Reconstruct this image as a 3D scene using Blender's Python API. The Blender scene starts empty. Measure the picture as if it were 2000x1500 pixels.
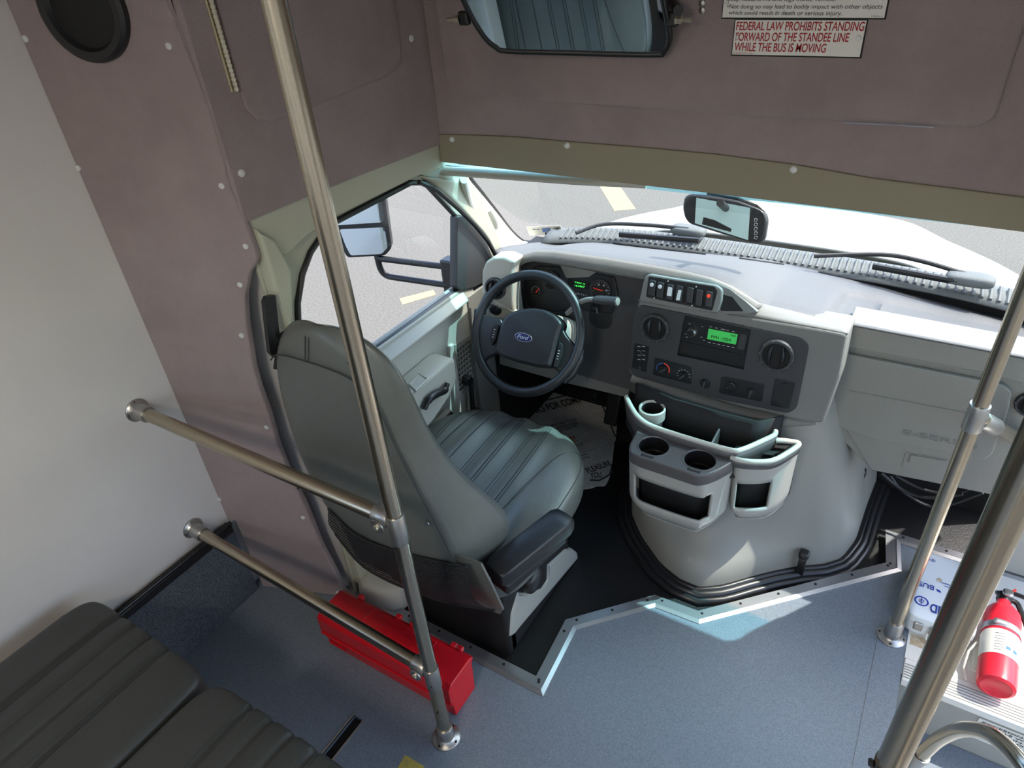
import bpy, bmesh, math, random
from mathutils import Vector as V, Matrix
random.seed(7)
C = bpy.context.scene.collection
# ------------------------------------------------------------------ camera
RW = [V((0.85160287, 0.5191696, -0.07235661)), V((0.24009552, -0.50903358, -0.8265827)), V((-0.46596855, 0.6865477, -0.55814475))]
FL = 1329.48
CAM = V((0, 0, 1.7))
cd = bpy.data.cameras.new('camera'); cam = bpy.data.objects.new('camera', cd); C.objects.link(cam)
cd.sensor_fit = 'HORIZONTAL'; cd.sensor_width = 36; cd.lens = FL / 2000 * 36; cd.clip_start = 0.02; cd.clip_end = 500
m = Matrix.Identity(4)
for i in range(3):
    m[i][0] = RW[0][i]; m[i][1] = -RW[1][i]; m[i][2] = -RW[2][i]; m[i][3] = CAM[i]
cam.matrix_world = m
bpy.context.scene.camera = cam

def ray(px, py):
    a, b = (px - 1000) / FL, (py - 750) / FL
    return RW[0] * a + RW[1] * b + RW[2]
def atx(px, py, v): d = ray(px, py); return CAM + d * ((v - CAM.x) / d.x)
def aty(px, py, v): d = ray(px, py); return CAM + d * ((v - CAM.y) / d.y)
def atz(px, py, v): d = ray(px, py); return CAM + d * ((v - CAM.z) / d.z)
class Plane:
    """a real plane in the vehicle: origin, normal (towards the viewer side), in-plane axes"""
    def __init__(s, p, n, up=(0, 0, 1)):
        s.p = V(p); s.n = V(n).normalized()
        s.u = V(up).cross(s.n)
        if s.u.length < 1e-4: s.u = V((1, 0, 0))
        s.u.normalize(); s.v = s.n.cross(s.u).normalized()
    def hit(s, px, py):
        d = ray(px, py); return CAM + d * ((s.p - CAM).dot(s.n) / d.dot(s.n))
    def uv(s, P): P = V(P) - s.p; return (P.dot(s.u), P.dot(s.v))
    def at(s, a, b, c=0): return s.p + s.u * a + s.v * b + s.n * c
    def px(s, L): return [s.uv(s.hit(*q)) for q in L]
    def off(s, d):
        q = Plane(s.p + s.n * d, s.n); q.u = s.u; q.v = s.v; return q
PY = lambda y: Plane((0, y, 0), (0, -1, 0))
PZ = lambda z: Plane((0, 0, z), (0, 0, 1), (0, 1, 0))
PX = lambda x: Plane((x, 0, 0), (1, 0, 0))

# ------------------------------------------------------------------ materials
def lin(c): return tuple(((v / 255) / 12.92 if v / 255 <= 0.04045 else ((v / 255 + 0.055) / 1.055) ** 2.4) for v in c) + (1,)
def mat(name, col, rough=0.6, metal=0.0, noise=None, bump=0.0, bscale=200, col2=None, coat=0, spec=0.5, trans=0, emit=None, es=1, wave=None, stretch=None, sheen=0):
    M = bpy.data.materials.new(name); M.use_nodes = True
    nt = M.node_tree; N = nt.nodes; L = nt.links
    b = N['Principled BSDF']
    b.inputs['Base Color'].default_value = lin(col); b.inputs['Roughness'].default_value = rough; b.inputs['Metallic'].default_value = metal
    b.inputs['Coat Weight'].default_value = coat; b.inputs['Specular IOR Level'].default_value = spec
    b.inputs['Transmission Weight'].default_value = trans
    if sheen: b.inputs['Sheen Weight'].default_value = sheen
    if emit: b.inputs['Emission Color'].default_value = lin(emit); b.inputs['Emission Strength'].default_value = es
    tc = N.new('ShaderNodeTexCoord'); src = tc.outputs['Object']
    if stretch:
        mp = N.new('ShaderNodeMapping'); mp.inputs['Scale'].default_value = stretch; L.new(src, mp.inputs['Vector']); src = mp.outputs['Vector']
    if col2 is not None:
        nz = N.new('ShaderNodeTexNoise'); nz.inputs['Scale'].default_value = noise or 8; nz.inputs['Detail'].default_value = 6; nz.inputs['Roughness'].default_value = .65
        L.new(src, nz.inputs['Vector'])
        cr = N.new('ShaderNodeValToRGB'); cr.color_ramp.elements[0].position = .35; cr.color_ramp.elements[1].position = .65
        cr.color_ramp.elements[0].color = lin(col); cr.color_ramp.elements[1].color = lin(col2)
        L.new(nz.outputs['Fac'], cr.inputs['Fac']); L.new(cr.outputs['Color'], b.inputs['Base Color'])
    if bump:
        nb = N.new('ShaderNodeTexNoise'); nb.inputs['Scale'].default_value = bscale; nb.inputs['Detail'].default_value = 3
        L.new(src, nb.inputs['Vector'])
        bp = N.new('ShaderNodeBump'); bp.inputs['Strength'].default_value = bump; bp.inputs['Distance'].default_value = .002
        L.new(nb.outputs['Fac'], bp.inputs['Height']); L.new(bp.outputs['Normal'], b.inputs['Normal'])
    return M
def glassmat(name, tint=(.87, .88, .88), gl=.05):
    M = bpy.data.materials.new(name); M.use_nodes = True; nt = M.node_tree; N = nt.nodes; L = nt.links
    for n in list(N): N.remove(n)
    o = N.new('ShaderNodeOutputMaterial'); t = N.new('ShaderNodeBsdfTransparent'); g = N.new('ShaderNodeBsdfGlossy'); mx = N.new('ShaderNodeMixShader')
    t.inputs['Color'].default_value = (*tint, 1); g.inputs['Roughness'].default_value = .02; mx.inputs['Fac'].default_value = gl
    L.new(t.outputs[0], mx.inputs[1]); L.new(g.outputs[0], mx.inputs[2]); L.new(mx.outputs[0], o.inputs[0])
    return M
K = {}
K['fabric'] = mat('mauve_fabric', (153, 138, 137), .95, bump=.8, bscale=420, noise=6, col2=(142, 127, 127), sheen=.15)
K['wall'] = mat('white_wall', (208, 204, 200), .45, noise=3, col2=(202, 198, 194))
K['ceil'] = mat('ceiling_panel', (205, 203, 198), .7)
K['tan'] = mat('tan_trim', (138, 130, 110), .6, bump=.2, bscale=300)
K['tan2'] = mat('sage_trim', (176, 176, 156), .55, bump=.1, bscale=300)
K['vinyl'] = mat('blue_grey_vinyl', (124, 133, 143), .36, noise=330, col2=(96, 105, 115), bump=.2, bscale=400)
K['rubber'] = mat('black_rubber', (22, 22, 24), .42, bump=.6, bscale=350)
K['rubber2'] = mat('black_rubber_smooth', (24, 24, 26), .35)
K['alu'] = mat('aluminium_edging', (190, 192, 196), .35, .9, bump=.1, bscale=80)
K['carpet'] = mat('speckled_carpet', (38, 44, 54), .95, noise=350, col2=(105, 112, 122), bump=1, bscale=500)
K['steel'] = mat('brushed_steel', (186, 176, 158), .24, 1.0, bump=.02, bscale=160, stretch=(1, 1, .01))
K['steelx'] = mat('brushed_steel_rail', (180, 168, 148), .26, 1.0, bump=.02, bscale=160, stretch=(.01, 1, 1))
K['cast'] = mat('cast_metal', (178, 176, 172), .35, .95, bump=.1, bscale=150)
K['screwcap'] = mat('white_screw_cap', (205, 205, 202), .4)
K['vseat'] = mat('grey_vinyl_seat', (95, 98, 94), .33, bump=.25, bscale=150, noise=5, col2=(87, 90, 85))
K['bench'] = mat('dark_bench_vinyl', (58, 60, 57), .45, bump=.3, bscale=260, noise=5, col2=(53, 55, 52))
K['stitch'] = mat('dark_stitching', (48, 52, 52), .8)
K['black'] = mat('black_plastic', (26, 26, 28), .38, bump=.1, bscale=300)
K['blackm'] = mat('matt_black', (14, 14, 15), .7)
K['wheel'] = mat('steering_wheel_black', (27, 29, 32), .42, bump=.15, bscale=250)
K['dash'] = mat('dash_grey', (118, 117, 113), .6, bump=.4, bscale=350)
K['dashtop'] = mat('dash_top_grey', (84, 84, 85), .55, bump=.5, bscale=350)
K['dashdark'] = mat('dash_charcoal', (56, 56, 57), .5, bump=.35, bscale=400)
K['glove'] = mat('warm_grey_plastic', (136, 134, 126), .5, bump=.5, bscale=350)
K['dog'] = mat('engine_cover_grey', (132, 131, 124), .45, bump=.15, bscale=300)
K['cream'] = mat('pale_grey_trim', (176, 174, 164), .5, bump=.15, bscale=300)
K['sage'] = mat('sage_shell', (168, 168, 150), .5, bump=.1, bscale=300)
K['doorgrey'] = mat('blue_grey_door_plastic', (134, 140, 146), .5, bump=.2, bscale=300)
K['cup'] = mat('charcoal_tray', (80, 78, 78), .32, bump=.1, bscale=300)
K['base'] = mat('seat_base_grey', (158, 157, 150), .4)
K['red'] = mat('red_plastic', (196, 22, 34), .32, bump=.15, bscale=120)
K['redp'] = mat('red_paint', (222, 40, 58), .3)
K['white'] = mat('white_enamel', (226, 230, 232), .3)
K['whitepl'] = mat('white_plate', (224, 222, 214), .4)
K['redtxt'] = mat('red_lettering', (176, 30, 36), .5)
K['blktxt'] = mat('black_lettering', (28, 26, 26), .5)
K['blutxt'] = mat('blue_lettering', (30, 60, 160), .5)
K['whtxt'] = mat('white_lettering', (220, 222, 224), .5)
K['greentxt'] = mat('green_digits', (40, 190, 60), .5, emit=(60, 220, 80), es=1.0)
K['lcd'] = mat('green_lcd', (70, 190, 90), .4, emit=(60, 190, 90), es=.12)
K['lcdtxt'] = mat('lcd_characters', (12, 50, 24), .5)
K['orange'] = mat('orange_marking', (214, 60, 40), .5, emit=(214, 50, 30), es=.25)
K['bluem'] = mat('blue_marking', (60, 110, 190), .5)
K['mirror'] = mat('mirror_glass', (225, 232, 236), .02, 1.0)
K['asphalt'] = mat('asphalt', (76, 73, 67), .9, noise=60, col2=(100, 96, 88), bump=.6, bscale=90)
K['yellow'] = mat('yellow_paint', (160, 146, 96), .8, noise=40, col2=(118, 112, 94))
K['hood'] = mat('white_car_paint', (158, 157, 150), .55, coat=0)
K['cowl'] = mat('weathered_cowl_plastic', (92, 96, 96), .7, bump=.5, bscale=120)
K['paper'] = mat('paper_mat', (236, 233, 226), .8, noise=14, col2=(212, 206, 196))
K['smudge'] = mat('shoe_smudge', (112, 108, 106), .9)
K['ivory'] = mat('ivory_strip_light', (170, 170, 172), .5)
K['tape'] = mat('worn_yellow_tape', (186, 164, 60), .6, noise=60, col2=(150, 140, 90))
K['glass'] = glassmat('clear_glass')
K['glassw'] = glassmat('windshield_glass', (.80, .84, .83), .04)
K['tint'] = glassmat('blue_tint_band', (.35, .72, .82), .04)
K['brass'] = mat('brass_hinge', (205, 198, 178), .35, .9)
K['screen'] = mat('camera_screen', (130, 150, 150), .15, emit=(130, 152, 150), es=.25)
K['rust'] = mat('rust_stain', (176, 146, 104), .8, noise=60, col2=(206, 196, 176))
def mesh_grille():
    M = mat('woven_net', (16, 16, 18), .7); nt = M.node_tree; N = nt.nodes; L = nt.links
    tc = N.new('ShaderNodeTexCoord'); mp = N.new('ShaderNodeMapping'); mp.inputs['Rotation'].default_value = (0.0, math.radians(45), 0)
    L.new(tc.outputs['Object'], mp.inputs['Vector'])
    ws = []
    for d in ('X', 'Z'):
        w = N.new('ShaderNodeTexWave'); w.bands_direction = d; w.inputs['Scale'].default_value = 55; L.new(mp.outputs['Vector'], w.inputs['Vector'])
        ws.append(w)
    mm = N.new('ShaderNodeMath'); mm.operation = 'MAXIMUM'; L.new(ws[0].outputs['Fac'], mm.inputs[0]); L.new(ws[1].outputs['Fac'], mm.inputs[1])
    gt = N.new('ShaderNodeMath'); gt.operation = 'GREATER_THAN'; gt.inputs[1].default_value = .30; L.new(mm.outputs[0], gt.inputs[0])
    L.new(gt.outputs[0], N['Principled BSDF'].inputs['Alpha'])
    return M
K['net'] = mesh_grille()

# ------------------------------------------------------------------ object helpers
ALL = []
def link(o, parent=None):
    C.objects.link(o); ALL.append(o)
    if parent is not None: o['_p'] = parent.name; o.parent = parent
    return o
def obj(name, verts, faces, material, parent=None, smooth=False, bevel=0, sub=0, solid=0, bseg=2, angle=40):
    me = bpy.data.meshes.new(name); me.from_pydata([tuple(v) for v in verts], [], faces); me.update()
    bm = bmesh.new(); bm.from_mesh(me); bmesh.ops.recalc_face_normals(bm, faces=bm.faces); bm.to_mesh(me); bm.free()
    return fin(name, me, material, parent, smooth, bevel, sub, solid, bseg, angle)
def fin(name, me, material, parent=None, smooth=False, bevel=0, sub=0, solid=0, bseg=2, angle=40):
    o = bpy.data.objects.new(name, me); me.materials.clear(); me.materials.append(K[material] if isinstance(material, str) else material)
    link(o, parent)
    if smooth:
        for p in me.polygons: p.use_smooth = True
        try: me.set_sharp_from_angle(angle=math.radians(angle))
        except Exception: pass
    if solid:
        md = o.modifiers.new('thick', 'SOLIDIFY'); md.thickness = solid; md.offset = 0
    if bevel:
        md = o.modifiers.new('bevel', 'BEVEL'); md.width = bevel; md.segments = bseg; md.limit_method = 'ANGLE'; md.angle_limit = math.radians(35); md.harden_normals = False
    if sub:
        md = o.modifiers.new('sub', 'SUBSURF'); md.levels = sub; md.render_levels = sub
        for p in me.polygons: p.use_smooth = True
    return o
def thing(name, label, cat, loc=(0, 0, 0), group=None, kind=None):
    o = bpy.data.objects.new(name, None); o.empty_display_size = .05; o.location = loc; link(o)
    if kind: o['kind'] = kind
    if label: o['label'] = label
    if cat: o['category'] = cat
    if group: o['group'] = group
    return o
def tag(o, label, cat, group=None):
    o['label'] = label; o['category'] = cat
    if group: o['group'] = group
    return o
def struct(o): o['kind'] = 'structure'; return o
def box(name, a, b, material, parent=None, bevel=.003, **k):
    x0, y0, z0 = (min(a[i], b[i]) for i in range(3)); x1, y1, z1 = (max(a[i], b[i]) for i in range(3))
    vs = [(x, y, z) for z in (z0, z1) for y in (y0, y1) for x in (x0, x1)]
    fs = [(0, 2, 3, 1), (4, 5, 7, 6), (0, 1, 5, 4), (2, 6, 7, 3), (0, 4, 6, 2), (1, 3, 7, 5)]
    return obj(name, vs, fs, material, parent, bevel=bevel, smooth=bevel > 0, **k)
def bary(O, A, B, D, material, name, parent=None, bevel=.002, **k):
    """box from origin O with edge vectors A,B,D"""
    O, A, B, D = V(O), V(A), V(B), V(D)
    vs = [O, O + A, O + A + B, O + B, O + D, O + A + D, O + A + B + D, O + B + D]
    fs = [(0, 1, 2, 3), (4, 7, 6, 5), (0, 4, 5, 1), (1, 5, 6, 2), (2, 6, 7, 3), (3, 7, 4, 0)]
    return obj(name, vs, fs, material, parent, bevel=bevel, smooth=bevel > 0, **k)
def fillet(pts, r, n=6):
    pts = [V(p) for p in pts]; out = [pts[0]]
    for i in range(1, len(pts) - 1):
        a, b, c = pts[i - 1], pts[i], pts[i + 1]
        d1 = (a - b); d2 = (c - b); rr = min(r, d1.length * .48, d2.length * .48)
        p1 = b + d1.normalized() * rr; p2 = b + d2.normalized() * rr
        for j in range(n + 1):
            t = j / n; out.append((1 - t) ** 2 * p1 + 2 * t * (1 - t) * b + t * t * p2)
    out.append(pts[-1]); return out
def catmull(P, n=6, closed=False):
    P = [V(p) if len(p) == 3 else V((p[0], p[1], 0)) for p in P]; out = []; N = len(P)
    rng = range(N) if closed else range(N - 1)
    for i in rng:
        g = lambda k: P[k % N] if closed else P[max(0, min(N - 1, k))]
        a, b, c, d = g(i - 1), g(i), g(i + 1), g(i + 2)
        for j in range(n):
            t = j / n
            out.append(.5 * ((2 * b) + (c - a) * t + (2 * a - 5 * b + 4 * c - d) * t * t + (3 * b - a - 3 * c + d) * t ** 3))
    if not closed: out.append(P[-1])
    return out
def tubegeo(pts, r, seg=16, closed=False, flat=1.0):
    pts = [V(p) for p in pts]; n = len(pts); rs = r if isinstance(r, (list, tuple)) else [r] * n
    T = []
    for i in range(n):
        a = pts[(i - 1) % n] if (closed or i > 0) else pts[i]; b = pts[(i + 1) % n] if (closed or i < n - 1) else pts[i]
        T.append((b - a).normalized())
    nrm = T[0].orthogonal().normalized(); vs = []; fs = []
    for i in range(n):
        if i:
            nrm = (nrm - T[i] * nrm.dot(T[i])).normalized()
        bn = T[i].cross(nrm)
        for k in range(seg):
            a = 2 * math.pi * k / seg; vs.append(pts[i] + nrm * (math.cos(a) * rs[i]) + bn * (math.sin(a) * rs[i] * flat))
    R = n if closed else n - 1
    for i in range(R):
        for k in range(seg):
            j = (i + 1) % n; fs.append((i * seg + k, i * seg + (k + 1) % seg, j * seg + (k + 1) % seg, j * seg + k))
    if not closed:
        fs.append(tuple(range(seg))[::-1]); fs.append(tuple((n - 1) * seg + k for k in range(seg)))
    return vs, fs
def tube(name, pts, r, material, parent=None, seg=16, closed=False, flat=1.0, **k):
    vs, fs = tubegeo(pts, r, seg, closed, flat); return obj(name, vs, fs, material, parent, smooth=True, **k)
def tubes(name, lst, r, material, parent=None, seg=6):
    VS = []; FS = []
    for pts in lst:
        vs, fs = tubegeo(pts, r, seg); o = len(VS); VS += vs; FS += [tuple(i + o for i in f) for f in fs]
    return obj(name, VS, FS, material, parent, smooth=True)
def lathe(name, prof, origin, axis, material, parent=None, seg=32, caps=False, **k):
    ax = V(axis).normalized(); u = ax.orthogonal().normalized(); w = ax.cross(u); O = V(origin); vs = []; fs = []
    for (r, h) in prof:
        for i in range(seg):
            a = 2 * math.pi * i / seg; vs.append(O + ax * h + (u * math.cos(a) + w * math.sin(a)) * r)
    for j in range(len(prof) - 1):
        for i in range(seg):
            fs.append((j * seg + i, j * seg + (i + 1) % seg, (j + 1) * seg + (i + 1) % seg, (j + 1) * seg + i))
    if caps and prof[0][0] > 1e-5: fs.append(tuple(range(seg))[::-1])
    if caps and prof[-1][0] > 1e-5: fs.append(tuple((len(prof) - 1) * seg + i for i in range(seg)))
    return obj(name, vs, fs, material, parent, smooth=True, **k)
def grid(name, rows, material, parent=None, thick=0, smooth=True, sub=0, closed=False, cap=False, **k):
    n = len(rows[0]); vs = [p for r in rows for p in r]; fs = []
    for j in range(len(rows) - 1):
        for i in range(n if closed else n - 1):
            i2 = (i + 1) % n; fs.append((j * n + i, j * n + i2, (j + 1) * n + i2, (j + 1) * n + i))
    if cap: fs.append(tuple(range(n))[::-1]); fs.append(tuple((len(rows) - 1) * n + i for i in range(n)))
    return obj(name, vs, fs, material, parent, smooth=smooth, sub=sub, solid=thick, **k)
def superbox(name, c, half, material, parent=None, p=5, n=10, warp=None, **k):
    bm = bmesh.new(); bmesh.ops.create_cube(bm, size=2); bmesh.ops.subdivide_edges(bm, edges=bm.edges, cuts=n, use_grid_fill=True)
    c = V(c)
    for v in bm.verts:
        q = v.co; s = (abs(q.x) ** p + abs(q.y) ** p + abs(q.z) ** p) ** (1 / p); q = q / s
        w = V((q.x * half[0], q.y * half[1], q.z * half[2]))
        if warp: w = V(warp(w, q))
        v.co = w + c
    me = bpy.data.meshes.new(name); bmesh.ops.recalc_face_normals(bm, faces=bm.faces); bm.to_mesh(me); bm.free()
    return fin(name, me, material, parent, smooth=True, angle=180, **k)
def rpoly(pts, r, n=5):
    out = []; N = len(pts)
    for i in range(N):
        a, b, c = (V((*pts[(i + k) % N], 0)) for k in (-1, 0, 1)); d1 = a - b; d2 = c - b
        rr = min(r if not isinstance(r, (list, tuple)) else r[i], d1.length * .48, d2.length * .48)
        if rr < 1e-5: out.append((b.x, b.y)); continue
        p1 = b + d1.normalized() * rr; p2 = b + d2.normalized() * rr
        for j in range(n + 1):
            t = j / n; q = (1 - t) ** 2 * p1 + 2 * t * (1 - t) * b + t * t * p2; out.append((q.x, q.y))
    return out
def prism(name, P, outer, material, parent=None, depth=.01, holes=(), bevel=0.0, front=True, **k):
    """flat panel with real thickness on plane P: outer/holes are 2-D outlines, body lies behind the plane"""
    cu = bpy.data.curves.new(name, 'CURVE'); cu.dimensions = '2D'; cu.fill_mode = 'BOTH'
    for L in [outer] + list(holes):
        s = cu.splines.new('POLY'); s.points.add(len(L) - 1); s.use_cyclic_u = True
        for i, (x, y) in enumerate(L): s.points[i].co = (x, y, 0, 1)
    e = max(depth / 2 - bevel, .0001); cu.extrude = e; cu.bevel_depth = bevel; cu.bevel_resolution = 2; cu.offset = -bevel if bevel else 0
    o = bpy.data.objects.new('tmp', cu); C.objects.link(o); bpy.context.view_layer.update()
    me = bpy.data.meshes.new_from_object(o); bpy.data.objects.remove(o)
    c = P.p + (-P.n * (depth / 2) if front else P.n * (depth / 2))
    for v in me.vertices: v.co = c + P.u * v.co.x + P.v * v.co.y + P.n * v.co.z
    return fin(name, me, material, parent, smooth=True, angle=30, **k)
def pxpanel(name, P, px, material, parent=None, depth=.01, r=.0, holes=(), hr=.004, bevel=.0, **k):
    o = P.px(px); o = rpoly(o, r) if r else o
    hs = [rpoly(P.px(h), hr) if hr else P.px(h) for h in holes]
    return prism(name, P, o, material, parent, depth, hs, bevel, **k)
def text(name, body, A, B, n, H, material, parent=None, depth=.0006, align='L', shear=0, lift=.0006, spacing=1.0, bold=0):
    """lettering running from world point A to B on a surface with normal n, capital height H"""
    A, B, n = V(A), V(B), V(n).normalized()
    fc = bpy.data.curves.new(name, 'FONT'); fc.body = body; fc.size = 1; fc.shear = shear; fc.space_character = spacing; fc.offset = bold
    o = bpy.data.objects.new('tmp', fc); C.objects.link(o); bpy.context.view_layer.update()
    me = bpy.data.meshes.new_from_object(o); bpy.data.objects.remove(o)
    xs = [v.co.x for v in me.vertices]
    if not xs: return None
    x0, x1 = min(xs), max(xs); d = (B - A); w = d.length; d.normalize(); up = n.cross(d).normalized(); sx = w / (x1 - x0); sy = H / .7
    bm = bmesh.new(); bm.from_mesh(me)
    g = bmesh.ops.extrude_face_region(bm, geom=bm.faces[:])
    for e in g['geom']:
        if isinstance(e, bmesh.types.BMVert): e.co.z += 1
    for v in bm.verts: v.co = A + d * ((v.co.x - x0) * sx) + up * (v.co.y * sy) + n * (lift + v.co.z * depth)
    bmesh.ops.recalc_face_normals(bm, faces=bm.faces); bm.to_mesh(me); bm.free()
    return fin(name, me, material, parent)
def disc(name, c, n, r, t, material, parent=None, dome=0, seg=20):
    return lathe(name, [(0, t + dome), (r * .6, t + dome * .75), (r * .92, t + dome * .2), (r, t * .6), (r, 0)][::-1], c, n, material, parent, seg)
def finish():
    """set every mesh's origin to the middle of its base, keep the world placement"""
    wl = {}
    for o in ALL:
        if o.type == 'MESH':
            vs = o.data.vertices
            if not len(vs): continue
            lo = V([min(v.co[i] for v in vs) for i in range(3)]); hi = V([max(v.co[i] for v in vs) for i in range(3)])
            c = V(((lo.x + hi.x) / 2, (lo.y + hi.y) / 2, lo.z))
            o.data.transform(Matrix.Translation(-c)); wl[o.name] = c
        else: wl[o.name] = V(o.location)
    for o in ALL:
        if o.name not in wl: continue
        o.location = wl[o.name] - (wl[o.parent.name] if o.parent else V((0, 0, 0)))
        if '_p' in o: del o['_p']
# ================================================================== THE SETTING
WXL, WXR, ZC = -1.57, .78, 1.98
PP = Plane((-1.57, .745, 0), (.357, -1, 0))
# floor
fo = [(-1.60, -2.6), (.22, -2.6), (.22, 1.37), (.78, 1.37), (.78, 1.86), (.15, 1.86), (.167, 1.736), (-.292, 1.281), (-.423, 1.276), (-.600, 1.09), (-.585, .872), (-1.29, .872), (-1.60, .872)]
P0 = PZ(0)
def w2(P, L): return [P.uv(V((x, y, P.p.z))) for x, y in L]
slot = [(-.985, .44), (-.955, .44), (-.955, .575), (-.985, .575)]
struct(prism('floor', P0, w2(P0, fo), 'vinyl', None, .02, [w2(P0, slot)]))
struct(box('floor_1', (-1.33, .80, -.05), (.2, 2.55, -.026), 'rubber', bevel=0))
struct(box('floor_5', (.2, 1.40, -.05), (.8, 2.55, -.026), 'rubber', bevel=0))
st = box('seat_track', (-.985, .44, -.015), (-.955, .575, -.012), 'blackm', bevel=0)
tag(st, 'narrow recessed metal seat track slot in the blue vinyl floor beside the bench', 'seat track')
box('rail_lip', (-.9895, .437, -.004), (-.985, .578, .0015), 'cast', st, bevel=0); box('rail_lip', (-.955, .437, -.004), (-.9505, .578, .0015), 'cast', st, bevel=0)
sm = tubes('floor_seam', [[(.152, -.5, .0005), (.152, 1.53, .0005)]], .0006, 'dash'); struct(sm); sm.name = 'trim_1'
# step well
struct(box('floor_2', (.22, .3, -.22), (.52, 1.37, -.2), 'vinyl', bevel=0))
struct(box('floor_3', (.52, .3, -.42), (.8, 1.37, -.4), 'vinyl', bevel=0))
struct(box('trim_2', (.22, 1.372, -.4), (.8, 1.39, -.003), 'base', bevel=0))
struct(box('trim_3', (.205, .3, -.4), (.219, 1.37, -.021), 'glove', bevel=0))
ns = box('step_nosing', (.2225, 1.352, -.022), (.78, 1.425, .003), 'whitepl', bevel=.003)
tag(ns, 'ribbed off-white step nosing along the edge of the sunlit ledge', 'step nosing')
tubes('tread_rib', [[(.225, 1.362 + .0085 * i, .0032), (.775, 1.362 + .0085 * i, .0032)] for i in range(6)], .0016, 'glove', ns)
for i, x in enumerate((.30, .50, .70)): disc('screw', (x, 1.417, .003), (0, 0, 1), .005, .0015, 'cast', ns, seg=10)
lg = box('floor_4', (.222, 1.425, -.001), (.78, 1.86, .0012), 'whitepl', bevel=0); struct(lg)
box('rust_stain', (.228, 1.475, .0014), (.285, 1.512, .0016), 'rust', lg, bevel=0)
pc = bary((.408, 1.3715, -.135), (.28, 0, 0), (0, -.002, 0), (0, 0, .085), 'whitepl', 'weight_notice')
tag(pc, 'small white printed notice plate on the grey riser below the step nosing', 'notice')
for i in range(7): text('lettering', ['EXCEEDING THE GROSS', 'VEHICLE WEIGHT RATING MAY', 'RESULT IN DAMAGE TO THE', 'VEHICLE OR INJURY TO THE', 'OPERATOR AND PASSENGERS', 'DO NOT OVERLOAD THIS', 'VEHICLE AT ANY TIME'][i], (.418, 1.369, -.062 - .0105 * i), (.418 + (.25 if i else .2), 1.369, -.062 - .0105 * i), (0, -1, 0), .006, 'blktxt', pc)
# aluminium edging on the floor boundary
ed = [(-1.29, .872), (-.585, .872), (-.600, 1.09), (-.423, 1.276), (-.292, 1.281), (.167, 1.736), (.15, 1.86), (.78, 1.86)]
tr = thing('floor_edging', 'zigzag aluminium floor edging screwed down between blue vinyl and black cab rubber', 'edging', (-.4, 1.2, 0))
def off2(L, d):
    out = []
    for i, p in enumerate(L):
        a = V((*L[max(i - 1, 0)], 0)); b = V((*p, 0)); c = V((*L[min(i + 1, len(L) - 1)], 0))
        n1 = ((b - a).normalized() if i else (c - b).normalized()); n2 = ((c - b).normalized() if i < len(L) - 1 else n1)
        t = (n1 + n2).normalized(); nn = V((-t.y, t.x, 0)); k = 1 / max(.4, nn.dot(V((-n1.y, n1.x, 0))))
        out.append((b.x + nn.x * d * k, b.y + nn.y * d * k))
    return out
ia, ib = off2(ed, -.012), off2(ed, .03)
for i in range(len(ed) - 1):
    q = [ia[i], ia[i + 1], ib[i + 1], ib[i]]
    obj('edging_strip', [(x, y, .003) for x, y in q] + [(x, y, -.003) for x, y in q], [(0, 1, 2, 3), (7, 6, 5, 4), (0, 4, 5, 1), (1, 5, 6, 2), (2, 6, 7, 3), (3, 7, 4, 0)], 'alu', tr)
    obj('edging_lip', [(ia[i][0], ia[i][1], .0032), (ia[i + 1][0], ia[i + 1][1], .0032), (ed[i + 1][0], ed[i + 1][1], .0062), (ed[i][0], ed[i][1], .0062)] + [(ia[i][0], ia[i][1], .003), (ia[i + 1][0], ia[i + 1][1], .003), (ed[i + 1][0], ed[i + 1][1], .003), (ed[i][0], ed[i][1], .003)], [(0, 1, 2, 3), (7, 6, 5, 4), (0, 4, 5, 1), (1, 5, 6, 2), (2, 6, 7, 3), (3, 7, 4, 0)], 'alu', tr)
    a = V((*ed[i], 0)); b = V((*ed[i + 1], 0)); L = (b - a).length; nn = V((-(b - a).y, (b - a).x, 0)).normalized(); k = max(1, int(L / .11))
    for j in range(k + 1):
        if L < .16 and j > 0: break
        p = a.lerp(b, (j + .15) / (k + .3)) + nn * .018
        disc('screw', (p.x, p.y, .003), (0, 0, 1), .004, .002, 'blackm', tr, seg=8)
# left wall, with the passenger windows further back
PWL = Plane((WXL, 0, 0), (1, 0, 0))
def wallx(name, x, n, outer, holes, material, depth=.03):
    P = Plane((x, 0, 0), (n, 0, 0)); f = lambda L: [P.uv(V((x, a, b))) for a, b in L]
    return struct(prism(name, P, f(outer), material, None, depth, [f(h) for h in holes]))
wallx('wall_left', WXL, 1, [(-2.6, .27), (.80, .27), (.80, ZC), (-2.6, ZC)], [[(-2.4, .85), (-1.35, .85), (-1.35, 1.6), (-2.4, 1.6)], [(-1.2, .85), (-.25, .85), (-.25, 1.6), (-1.2, 1.6)]], 'wall')
wallx('wall_right', WXR, -1, [(-2.6, -.45), (1.99, -.45), (1.99, 1.31), (1.63, 1.31), (1.63, ZC), (-2.6, ZC)], [[(-2.4, .85), (-1.35, .85), (-1.35, 1.6), (-2.4, 1.6)], [(-1.2, .85), (.1, .85), (.1, 1.6), (-1.2, 1.6)], [(.45, -.3), (1.93, -.3), (1.93, 1.27), (.45, 1.27)]], 'wall')
PB = Plane((0, -2.6, 0), (0, 1, 0)); fb = lambda L: [PB.uv(V((a, -2.6, b))) for a, b in L]
struct(prism('wall_back', PB, fb([(-1.6, -.4), (.8, -.4), (.8, ZC), (-1.6, ZC)]), 'wall', None, .03, [fb([(-1.3, .8), (.5, .8), (.5, 1.65), (-1.3, 1.65)])]))
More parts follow.
